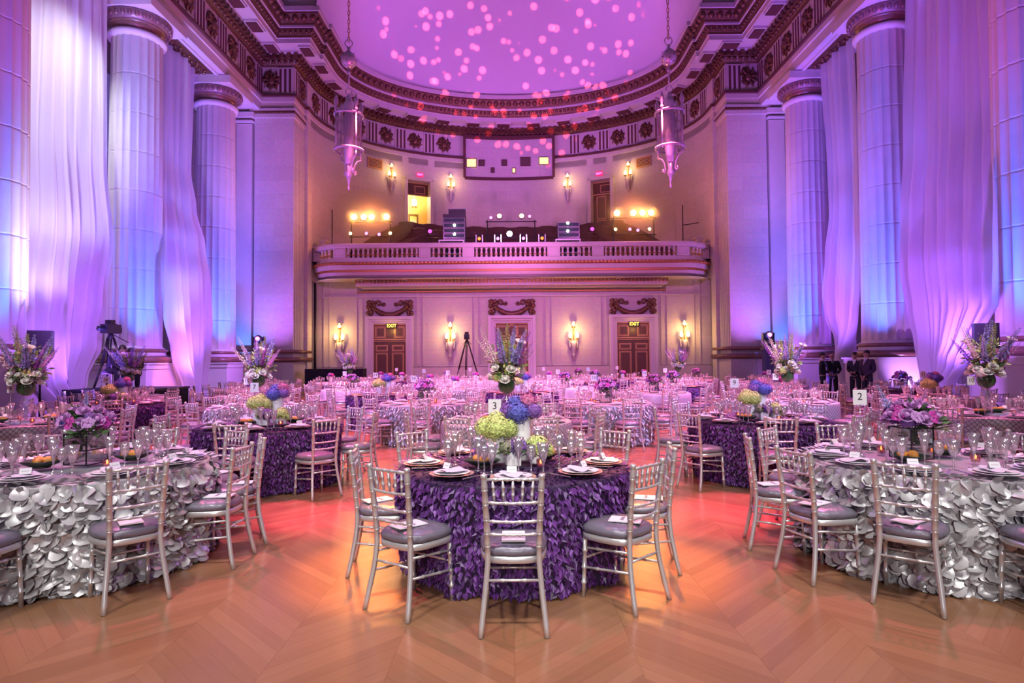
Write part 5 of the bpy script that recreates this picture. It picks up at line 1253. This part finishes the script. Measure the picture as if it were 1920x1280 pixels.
# name, x, y, cloth, centre, seats [(angle, name, radius)]
def s8(off=0, r=1.10, skip=()): return [(A8[i] + off, DIR8[i], r) for i in range(8) if i not in skip]
TAB = [
 dict(p='the nearest purple table', x=0.0, y=4.92, c='purple', f='trio', n='3', s=[(0, 'camera-side', 1.10), (43, 'near-right', 1.03), (82, 'right-hand', .99), (135, 'far-right', 1.12), (180, 'far-side', 1.12), (-135, 'far-left', 1.12), (-82, 'left-hand', .99), (-38, 'near-left', 1.05)]),
 dict(p='the front silver table at left', x=-3.42, y=5.0, c='silver', f='box', n='', s=[(2, 'camera-side', 1.1), (46, 'near-right', 1.10), (88, 'right-hand', 1.02), (116, 'far-right', 1.06), (150, 'far-side right', 1.1), (-172, 'far-side', 1.1), (-130, 'far-left', 1.1), (-42, 'near-left', 1.1), (-86, 'left-hand', 1.1)]),
 dict(p='the front silver table at right', x=3.28, y=4.95, c='silver', f='box', n='2', s=[((-38 if i == 0 else -34 - 36*i), DIR10[i], 1.08) for i in range(10)]),
 dict(p='the purple table behind at left', x=-3.18, y=8.1, c='purple', f='trio', n='7', s=s8(4)),
 dict(p='the purple table behind at right', x=3.3, y=8.3, c='purple', f='trio', n='9', s=s8(-12)),
 dict(p='the middle netted table', x=-.08, y=8.5, c='net', f='tall', n='', s=s8(20)),
 dict(p='the netted table at the left edge', x=-7.0, y=8.9, c='net', f='tall', n='6', s=s8(10)),
 dict(p='the netted table at the right edge', x=6.9, y=9.0, c='net', f='tall', n='10', s=s8(-10)),
]
ORD = ['first', 'second', 'third', 'fourth', 'fifth', 'sixth', 'seventh']
ROWS = [
 (3, [(-8.0, 12.5, 'purple', 'trio', '16'), (-4.72, 11.5, 'grey', 'tall', '15'), (-1.75, 12.3, 'grey', 'box', '14'), (1.8, 12.0, 'grey', 'box', '13'), (5.25, 11.8, 'net', 'tall', '12'), (8.6, 12.6, 'satin', 'trio', '11')]),
 (4, [(-9.6, 15.5, 'satin', 'tall', ''), (-6.4, 15.2, 'grey', 'pale', ''), (-3.1, 15.0, 'purple', 'trio', '19'), (0.25, 15.6, 'purple', 'trio', '18'), (3.5, 15.3, 'satin', 'box2', '17'), (6.7, 15.6, 'grey', 'pale', '20'), (9.8, 15.6, 'purple', 'box2', '')]),
 (5, [(-8.0, 18.6, 'grey', 'pale', ''), (-4.8, 18.5, 'satin', 'box2', '24'), (-1.7, 18.4, 'grey', 'pale', '12'), (1.6, 18.7, 'satin', 'box2', '22'), (4.8, 18.5, 'purple', 'box2', '11'), (8.0, 18.8, 'satin', 'pale', '')]),
 (6, [(-8.9, 22.0, 'satin', 'box2', ''), (-5.8, 22.0, 'purple', 'tall', ''), (-2.9, 21.8, 'satin', 'pale', '29'), (.1, 22.0, 'grey', 'box2', '28'), (2.9, 21.8, 'purple', 'box2', '27'), (5.9, 22.0, 'satin', 'tall', ''), (9.0, 22.0, 'grey', 'pale', '')]),
 (7, [(-7.4, 25.2, 'satin', 'pale', ''), (-4.5, 25.2, 'purple', 'pale', '34'), (-1.5, 25.2, 'satin', 'pale', '33'), (1.5, 25.2, 'satin', 'pale', '32'), (4.5, 25.2, 'purple', 'pale', '31'), (7.5, 25.2, 'satin', 'box2', '')]),
 (8, [(-6.0, 28.2, 'satin', 'pale', ''), (-3.0, 28.2, 'satin', 'pale', ''), (0.0, 28.2, 'purple', 'box2', ''), (3.0, 28.2, 'satin', 'box2', ''), (6.0, 28.2, 'satin', 'pale', '')]),
]
RW = {3: 'third', 4: 'fourth', 5: 'fifth', 6: 'sixth', 7: 'seventh', 8: 'last'}
for rn, lst in ROWS:
    for i, (x, y, c, f, n) in enumerate(lst):
        off = RND.uniform(-18, 18)
        s = s8(off) if rn < 7 else [(q + off, nm, 1.1) for q, nm in ((0, 'camera-side'), (90, 'right-hand'), (180, 'far-side'), (270, 'left-hand'))]
        TAB.append(dict(p='%s table from left in the %s row' % (ORD[i], RW[rn]), x=x, y=y, c=c, f=f, n=n, s=s, r=rn))
FLD = {'purple': 'purple petal cloth', 'silver': 'silver disc-petal cloth', 'grey': 'grey petal cloth', 'net': 'silver cloth under black netting', 'satin': 'lilac satin cloth'}
IT = {}
def item(me, name, cat, label, group, loc, rz, sc=1.0):
    o = bpy.data.objects.new(name, me); COL.objects.link(o); o.location = loc; o.rotation_euler = (0, 0, rz)
    if sc != 1: o.scale = (sc,)*3
    o['label'] = label; o['category'] = cat; o['group'] = group; return o
stuff = MB()
for ti, T in enumerate(TAB):
    x, y, p = T['x'], T['y'], T['p']; row = T.get('r', 1 if ti < 3 else 2)
    place_cloth(T['c'], x, y, RND.uniform(0, 6.28) if ti else 0.9, FLD[T['c']] + ' of ' + p)
    top = .776 if T['c'] in ('purple', 'silver', ) else .758
    lod = 0 if row <= 2 else 1 if row == 3 else 2
    for (ad, nm, rr) in T['s']:
        a = math.radians(ad); j = RND.uniform(-.05, .05); 
        if ti >= 3: rr += RND.uniform(-.02, .09)
        place_chair(lod, x + rr*math.sin(a), y - rr*math.cos(a), a + j, 'silver chair, %s seat of %s' % (nm, p), 'silver chairs round the tables')
        u = Vector((math.sin(a), -math.cos(a), 0)); tn = Vector((math.cos(a), math.sin(a), 0)); C = Vector((x, y, 0))
        def at(r, t, z): q = C + u*r + tn*t; return (q.x, q.y, z)
        if row <= 2 and not (ti == 0 and nm == 'far-side'):
            if ti in (0, 1, 2) or RND.random() < .35:
                item(prog_m, 'seat_programme', 'programme', 'white programme on the %s chair of %s' % (nm, p), 'programmes on chairs', (x + (rr + .06)*math.sin(a), y - (rr + .06)*math.cos(a), .516), a + RND.uniform(-.5, .5), 1.4)
        charger = plate_m if T['c'] == 'purple' else splate_m
        item(charger, 'charger_plate', 'plate', ('rose gold' if charger is plate_m else 'pale') + ' charger plate, %s place of %s' % (nm, p), 'charger plates', at(.70, 0, top), a)
        if row <= 3:
            if row <= 2: item(dplate_m, 'dinner_plate', 'plate', 'white dinner plate on its charger, %s place of %s' % (nm, p), 'dinner plates', at(.70, 0, top + .010), a)
            item(napkin_m, 'napkin', 'napkin', 'folded grey napkin, %s place of %s' % (nm, p), 'folded napkins', at(.70, .0, top + .022), a + RND.uniform(-.9, .9))
            if row <= 2:
                item(card_m, 'place_card', 'place card', 'tented white name card, %s place of %s' % (nm, p), 'name cards', at(.70, RND.uniform(-.04, .04), top + .046), a + RND.uniform(-.5, .5), .85)
                item(fork_m, 'dinner_fork', 'fork', 'steel fork beside the plate, %s place of %s' % (nm, p), 'dinner forks', at(.69, -.19, top + .004), a)
                item(knife_m, 'dinner_knife', 'knife', 'steel knife beside the plate, %s place of %s' % (nm, p), 'dinner knives', at(.69, .19, top + .004), a)
        item(flute_m, 'champagne_flute', 'glass', 'tall V-shaped champagne glass, %s place of %s' % (nm, p), 'champagne glasses', at(.46, .04, top), a)
        item(wine_m, 'wine_glass', 'glass', 'tulip wine glass, %s place of %s' % (nm, p), 'wine glasses', at(.50, .13, top), a)
        if row <= 3: item(goblet_m, 'water_goblet', 'glass', 'wide V-shaped water glass, %s place of %s' % (nm, p), 'water glasses', at(.52, .215, top), a)
        else:
            for (r_, t_) in ((.52, .22), (.42, -.12)):
                q = at(r_, t_, top); stuff.lathe([(.03, 0), (.005, .006), (.005, .06), (.02, .11), (.042, .2)], 8, q, cap=False)
    # votives
    for k in range(4 if row <= 3 else 2):
        a = RND.uniform(0, .6) + k*PI/2*(1 if row <= 3 else 2) + .4; q = (x + .33*math.sin(a), y - .33*math.cos(a), top)
        lb = 'lit votive candle, %s of %s' % (('near-right side', 'far-right side', 'far-left side', 'near-left side')[k] if row <= 3 else ('right side', 'left side')[k], p)
        if not VOTU[0]: VOTU[0] = True; VOT.location = q; VOT['label'] = lb; VOT['group'] = 'votive candles'
        else: dup(VOT, q, 0, lb, 'votive candles')
    # centrepiece
    f = T['f']
    if f == 'trio':
        gp = 'hydrangea vases'
        vase_thing('tall', 'tall white vase of blue hydrangeas on ' + p, (x + .065, y + .10, top), gp); vase_thing('mid', 'medium white vase of green hydrangeas on ' + p, (x - .13, y - .02, top), gp)
        if row <= 3: vase_thing('cube', 'small square vase with purple hydrangea on ' + p, (x - .0, y - .17, top), gp); vase_thing('low', 'low white vase of green hydrangea on ' + p, (x + .19, y - .08, top), gp)
    elif f == 'tall': tall_arr('tall white rose and delphinium flowers, ' + p, (x, y, top), ti, 'tall flower arrangements')
    elif f in ('box', 'box2'): box_arr('purple flowers on black-edged glass box, ' + p, (x - (.02 if ti == 1 else 0) - (.10 if ti == 2 else 0), y, top), ti, 'boxed flower arrangements', f == 'box')
    else: vase_thing('pale', 'white vase of mauve hydrangeas on ' + p, (x, y, top), 'hydrangea vases')
    if T['n']:
        nx, ny = {0: (-.15, .30), 1: (.45, .2), 2: (-.40, .18), 3: (-.22, .05), 4: (-.3, .05)}.get(ti, (-.22, .0))
        number_card(T['n'], 'white number card reading %s on %s' % (T['n'], p), (x + nx, y + ny, top), RND.uniform(-.15, .15), .36 if ti == 0 else .42)
    if row <= 2:
        for k, a in enumerate((-.9, 2.1)):
            q = (x + .30*math.sin(a), y - .30*math.cos(a)); w_ = ('near-left', 'far-right')[k]
            item(dish_m, 'bread_dish', 'dish', 'dark bread dish, %s of flowers on %s' % (w_, p), 'bread dishes', (q[0], q[1], top), RND.uniform(0, 6))
            for j in range(3):
                b_ = 2*PI*j/3 + k; item(roll_m, 'bread_roll', 'bread roll', '%s bread roll in the %s dish on %s' % (('frontmost', 'rear right', 'rear left')[j], w_, p), 'bread rolls', (q[0] + .045*math.sin(b_), q[1] - .045*math.cos(b_), top + .030), RND.uniform(0, 3))
o = stuff.build('glassware', M['glass']); tag(o, 'further small glasses crowding the distant tables', 'glasses', None, 'stuff')
# ------------------------------------------------------------------ people
def skin_obj(name, verts, edges, radii, m, parent, root=0, sub=2):
    me = bpy.data.meshes.new(name); me.from_pydata([tuple(v) for v in verts], edges, []); me.materials.append(m)
    o = bpy.data.objects.new(name, me); COL.objects.link(o); o.parent = parent
    o.modifiers.new('skin', 'SKIN'); sv = me.skin_vertices[0].data if me.skin_vertices else None
    if sv is None:
        bpy.context.view_layer.objects.active = o; o.select_set(True); bpy.ops.mesh.customdata_skin_add(); sv = me.skin_vertices[0].data; o.select_set(False)
    for i, r in enumerate(radii): sv[i].radius = r if isinstance(r, tuple) else (r, r); sv[i].use_root = (i == root)
    o.modifiers['skin'].use_smooth_shade = True; s = o.modifiers.new('sub', 'SUBSURF'); s.levels = sub; s.render_levels = sub
    return o
class Rig:
    def __init__(s): s.v = []; s.e = []; s.r = []
    def add(s, p, r, par=None):
        s.v.append(Vector(p)); s.r.append(r)
        if par is not None: s.e.append((par, len(s.v) - 1))
        return len(s.v) - 1
def person(label, loc, rz, J, jacket, trousers, shirt=True, tie=None, hair=True, face_skin='skin', sc=1.0):
    """J: joints in the person's own frame (facing -y): pelvis chest neck head, lists sh el wr (left, right), hip kn an"""
    t = thing('person', label, 'person', loc, rz); t.scale = (sc,)*3
    V = lambda p: Vector(p)
    # body
    B = Rig(); pe = B.add(J['pelvis'], (.11, .10)); ch = B.add(J['chest'], (.16, .11), pe); nk = B.add(J['neck'], .055, ch)
    hd = V(J['head']); fd = V(J.get('face', (0, -1, 0))).normalized(); up = (hd - V(J['neck'])).normalized()
    h0 = B.add(hd - up*.07 + fd*.015, (.06, .072), nk); h1 = B.add(hd, (.074, .095), h0); h2 = B.add(hd + up*.075 - fd*.01, (.066, .085), h1)
    nose = B.add(hd + fd*.105 - up*.018, .014, h1)
    for k in (0, 1):
        sgn = 1 if k == 0 else -1; rt = fd.cross(up).normalized()
        B.add(hd + rt*sgn*.085 - up*.01, .012, h1)
        s = B.add(J['sh'][k], .058, ch); e = B.add(J['el'][k], .042, s); w_ = B.add(J['wr'][k], .03, e)
        dv = (V(J['wr'][k]) - V(J['el'][k])).normalized(); hv = V(J['hand'][k]).normalized() if 'hand' in J else dv
        pm = B.add(V(J['wr'][k]) + hv*.07, (.038, .018), w_); sd = hv.cross(Vector((0, 0, 1))); sd = sd.normalized() if sd.length > .1 else Vector((0, 1, 0))
        for f in range(4):
            f0 = B.add(V(J['wr'][k]) + hv*.11 + sd*(f - 1.5)*.018, .0095, pm); B.add(V(J['wr'][k]) + hv*(.16 - .01*abs(f - 1.5)) + sd*(f - 1.5)*.02 + Vector((0, 0, -.012)), .008, f0)
        B.add(V(J['wr'][k]) + hv*.08 + sd*.05, .01, pm)
        a = B.add(J['hip'][k], .08, pe); b = B.add(J['kn'][k], .058, a); c = B.add(J['an'][k], .036, b); B.add(V(J['an'][k]) + V(J.get('toe', (0, -.16, -.05))), .035, c)
    skin_obj('body', B.v, B.e, B.r, M[face_skin], t)
    # jacket
    K = Rig(); p0 = K.add(V(J['pelvis']) + V((0, 0, -.08)), (.175, .125)); p1 = K.add(V(J['pelvis']) + (V(J['chest']) - V(J['pelvis']))*.45, (.175, .13), p0); p2 = K.add(J['chest'], (.20, .14), p1); p3 = K.add(V(J['chest']) + (V(J['neck']) - V(J['chest']))*.75, (.085, .08), p2)
    for k in (0, 1):
        s = K.add(J['sh'][k], .078, p2); e = K.add(J['el'][k], .060, s); K.add(V(J['el'][k]) + (V(J['wr'][k]) - V(J['el'][k]))*.95, .045, e)
    skin_obj('jacket', K.v, K.e, K.r, M[jacket], t)
    Q = Rig(); q0 = Q.add(V(J['pelvis']) + V((0, 0, .05)), (.11, .10))
    for k in (0, 1): a = Q.add(J['hip'][k], .098, q0); b = Q.add(J['kn'][k], .075, a); Q.add(V(J['an'][k]) + V((0, 0, .03)), .062, b)
    skin_obj('trousers', Q.v, Q.e, Q.r, M[trousers], t)
    for k in (0, 1):
        b = MB(); an = V(J['an'][k]); tv = V(J.get('toe', (0, -.16, -.05))); b.tube([an + V((0, .05, -.05)) - V((tv.x, tv.y, 0))*.2, an + V((0, 0, -.045)), an + tv*.75 + V((0, 0, -.02)), an + tv*1.15 + V((0, 0, -.015))], [.035, .048, .045, .022], 8); b.build('shoe', M['black'], t)
    if shirt:
        c = V(J['chest']); n = V(J['neck']); f = V(J.get('front', (0, -1, 0))).normalized(); b = MB(); sd = f.cross(Vector((0, 0, 1))).normalized()
        a0 = n + f*.058; a1 = c + f*.143 + (c - n)*.3
        b.add([a0 - sd*.065, a0 + sd*.065, a1 + f*.01, a0 - sd*.06 - f*.03 + Vector((0, 0, .03)), a0 + sd*.06 - f*.03 + Vector((0, 0, .03))], [(0, 1, 2), (0, 3, 4, 1)], 0, False); b.build('shirt', M['paper'], t)
        b = MB(); b.lathe([(.062, -.02), (.066, .03), (.060, .035)], 14, n + Vector((0, 0, -.005))); b.build('collar', M['paper'], t)
        if tie: b = MB(); b.tube([a0 + f*.012, (a0 + a1)/2 + f*.022, a1 + f*.02], [.016, .024, .012], 6); b.build('tie', M[tie], t)
    for k in (-1, 1):
        rt = fd.cross(up).normalized(); b = MB(); b.ball(hd + fd*.085 + rt*k*.032 + up*.012, .011, 6, 5); b.build('eye', M['ink'], t)
    b = MB(); b.tube([hd + fd*.088 - up*.055 + fd.cross(up)*q for q in (-.025, 0, .025)], .006, 5); b.build('mouth', M['lips'], t)
    if hair:
        b = MB(); b.ball((0, 0, 0), .098, 14, 9, 0, (.90, 1.06, .88)); o = b.build('hair', M['hair'], t, hd + up*.052 - fd*.026); o.rotation_euler = (0, 0, math.atan2(fd.x, -fd.y))
    return t
M['lips'] = mat('lips', (0.36, 0.13, 0.11), 0.5)
ST_ = dict(pelvis=(0, 0, .96), chest=(0, .01, 1.36), neck=(0, 0, 1.52), head=(0, -.02, 1.66), sh=[(.20, .01, 1.43), (-.20, .01, 1.43)], el=[(.25, .05, 1.15), (-.25, .05, 1.15)], wr=[(.06, -.22, 1.08), (-.06, -.22, 1.08)], hand=[(-.9, -.1, -.2), (.9, -.1, -.2)], hip=[(.1, 0, .9), (-.1, 0, .9)], kn=[(.11, -.01, .49), (-.11, -.01, .49)], an=[(.12, .02, .09), (-.12, .02, .09)])
def pose(**k): d = dict(ST_); d.update(k); return d
G_ = dict(el=[(.27, .02, 1.14), (-.27, .02, 1.14)], wr=[(.05, -.20, .92), (-.05, -.20, .92)], hand=[(-.5, -.1, -.8), (.5, -.1, -.8)])
person('man in dark suit seen side-on with arms folded, standing leftmost by the violet drape', (11.05, 22.0, 0), math.radians(60), pose(face=(.1, -1, 0)), 'suit', 'suit', True)
person('bald bearded man in dark suit, white shirt and dark tie facing the room', (11.55, 22.3, 0), math.radians(-12), pose(el=[(.29, .06, 1.16), (-.29, .06, 1.16)], wr=[(.10, -.18, 1.0), (-.10, -.18, 1.0)]), 'suit', 'suit', True, 'black', False)
person('dark-haired person in black looking aside between the bald man and the tallest man', (12.02, 21.65, 0), math.radians(-50), pose(face=(.2, -1, .0)), 'suit', 'suit', True)
person('tall man in plum suit turned aside with hands clasped before him', (11.95, 20.8, 0), math.radians(-70), pose(**G_), 'suit2', 'suit', True, 'napkin', True, 'skin', 1.03)

# ------------------------------------------------------------------ camera risers, video cameras, loudspeakers
b = MB(); ignore = 0; r_ = thing('stage_riser', 'low black camera riser with a skirt before the white drape', 'platform', (-10.9, 17.6, 0))
b = MB(); b.box((0, 0, .86), (2.4, 2.0, .06)); b.build('deck', M['black'], r_); b = MB(); b.box((0, 0, .415), (2.34, 1.94, .83)); b.build('skirt', M['blackcloth'], r_)
def tripod_cam(label, loc, rz, h, spread=.75):
    t = thing('video_camera', label, 'video camera', loc, rz)
    b = MB(); b.lathe([(.09, h - .02), (.10, h + .02), (.07, h + .10), (.05, h + .16)], 12); b.build('fluid_head', M['black'], t)
    for k in range(3):
        a = 2*PI*k/3 + .5; b = MB(); e = Vector((math.cos(a), math.sin(a), 0))
        for d in (-.03, .03):
            sd = Vector((-math.sin(a), math.cos(a), 0))*d; b.tube([e*.08 + sd + Vector((0, 0, h)), e*spread*.55 + sd + Vector((0, 0, h*.45))], .024, 6)
        b.tube([e*spread*.5 + Vector((0, 0, h*.5)), e*spread + Vector((0, 0, .02))], .03, 6); b.build('leg', M['black'], t)
        q = MB(); q.tube([Vector((0, 0, h*.28)), e*spread*.68 + Vector((0, 0, h*.30))], .010, 5); q.build('spreader', M['black'], t)
    b = MB(); b.box((0, 0, h + .27), (.26, .46, .26)); b.box((0, .24, h + .25), (.13, .14, .13)); b.box((.0, .05, h + .40), (.05, .26, .05)); b.box((0, -.02, h + .47), (.20, .16, .11)); b.build('camera_body', M['black'], t)
    b = MB(); b.lathe([(.05, 0), (.065, .04), (.06, .16), (.075, .2)], 12, T=Matrix.Translation((0, -.2, h + .27)) @ Matrix.Rotation(PI/2, 4, 'X')); b.build('lens', M['screen'], t)
    b = MB(); b.tube([(.05, .05, h + .1), (.22, .4, h - .12)], .012, 6); b.tube([(-.05, .05, h + .1), (-.22, .4, h - .12)], .012, 6); b.build('pan_bar', M['black'], t)
    return t
tripod_cam('video camera on a tall tripod on the riser by the white drape', (-11.55, 17.75, .89), math.radians(-15), 1.42, .5)
tripod_cam('video camera on a tripod standing before the end wall left of the middle door', (-2.33, 31.8, 0), 0, 2.55, .95)
SEAT = dict(pelvis=(0, .05, .52), chest=(0, -.22, .84), neck=(0, -.34, .98), head=(0, -.42, 1.08), sh=[(.2, -.26, .9), (-.2, -.26, .9)], el=[(.26, -.42, .68), (-.26, -.42, .68)], wr=[(.12, -.58, .56), (-.12, -.58, .56)], hip=[(.11, 0, .5), (-.11, 0, .5)], kn=[(.16, -.43, .5), (-.16, -.43, .5)], an=[(.15, -.40, .10), (-.15, -.40, .10)], face=(0, -.8, -.35), front=(0, -.9, .4))
person('camera operator in dark clothes with headset, leaning forward on a chair on the riser', (-11.1, 17.1, .88), math.radians(70), SEAT, 'suit', 'suit', False)
b = thing('headset', 'dark headset on the head of the leaning camera operator', 'headset', (-11.1, 17.1, .88), math.radians(70)); q = MB(); q.tube([(.1*math.cos(a), -.41, 1.10 + .115*math.sin(a)) for a in [PI*k/10 for k in range(11)]], .012, 6); q.build('band', M['black'], b)
for s in (-1, 1): q = MB(); q.ball((s*.098, -.41, 1.09), .035, 8, 6, 0, (.5, 1, 1)); q.build('earpiece', M['black'], b)
CR = dict(SEAT); person('second crew member in dark hooded clothes crouching at the edge of the riser', (-10.4, 17.0, .80), math.radians(20), CR, 'blackcloth', 'blackcloth', False, None, True)
ch = dup(CH[2], (-11.1, 17.1, .89), math.radians(70), 'silver chair on the camera riser under the leaning operator', 'silver chairs round the tables')
def speaker_on_stand(x, y, lab_s, lab_t, rz):
    t = thing('speaker_stand', lab_t, 'speaker stand', (x, y, 0), rz); b = MB(); b.tube([(0, 0, .25), (0, 0, 1.76)], .022, 8); b.build('pole', M['black'], t)
    for k in range(3): a = 2*PI*k/3; b = MB(); b.tube([(0, 0, .75), (.5*math.cos(a), .5*math.sin(a), .012)], .014, 6); b.build('leg', M['black'], t)
    t = thing('loudspeaker', lab_s, 'loudspeaker', (x, y, 1.76), rz); b = MB(); b.box((0, 0, .29), (.46, .34, .58)); b.build('cabinet', M['screen'], t); b = MB(); b.box((0, -.175, .29), (.43, .02, .55)); b.build('grille', M['black'], t)
speaker_on_stand(-10.7, 14.0, 'dark flat loudspeaker behind the tall flowers at the left edge', 'black stand carrying the loudspeaker at the left edge', .5)
speaker_on_stand(10.75, 14.0, 'dark flat loudspeaker behind the tall flowers at the right edge', 'black stand carrying the loudspeaker at the right edge', -.5)
def tower(x, y, lab1, lab2):
    t = thing('light_tower', lab1, 'light tower', (x, y, 0)); b = MB(); b.box((0, 0, 1.0), (.42, .42, 2.0)); b.build('cover', M['blackcloth'], t); b = MB(); b.box((0, 0, 2.03), (.56, .5, .07)); b.build('top_plate', M['black'], t)
    t = thing('moving_head_light', lab2, 'stage light', (x, y, 2.07), 0, 'moving heads on towers'); b = MB(); b.box((0, 0, .08), (.40, .36, .16)); b.build('base', M['black'], t)
    b = MB()
    for s in (-1, 1): b.box((s*.23, 0, .42), (.06, .2, .56))
    b.box((0, 0, .17), (.5, .2, .05)); b.build('yoke', M['black'], t)
    b = MB(); b.lathe([(.06, -.22), (.16, -.16), (.19, .05), (.17, .18)], 14, T=Matrix.Translation((0, 0, .55)) @ Matrix.Rotation(math.radians(70), 4, 'X')); b.build('head', M['black'], t)
    b = MB(); b.ball((0, -.20, .60), .10, 12, 8); b.build('lens', M['lamppink'], t)
tower(-11.6, 28.3, 'black draped light tower before the left pier', 'moving head light glowing pink on the tower before the left pier')
tower(11.75, 28.3, 'black draped light tower before the right pier', 'moving head light glowing pink on the tower before the right pier')
t = thing('draped_case', 'long low black draped equipment table by the end wall at left', 'equipment', (-8.9, 31.2, 0)); b = MB(); b.box((0, 0, .62), (2.9, .8, 1.24)); b.build('cover', M['blackcloth'], t); b = MB(); b.lathe([(.2, 1.24), (.16, 1.34), (.08, 1.5), (.05, 1.62)], 10, (.45, 0, 0)); b.build('covered_bump', M['blackcloth'], t)
t = thing('microphone_stand', 'slim black microphone stand beside the right light tower', 'microphone stand', (11.1, 28.0, 0)); b = MB(); b.lathe([(.15, 0), (.15, .02), (.02, .03)], 14); b.build('base', M['black'], t); b = MB(); b.tube([(0, 0, .02), (0, 0, 1.75)], .014, 6); b.build('pole', M['black'], t); b = MB(); b.ball((0, 0, 1.82), .08, 10, 7, 0, (1.4, 1, .8)); b.build('head', M['screen'], t)
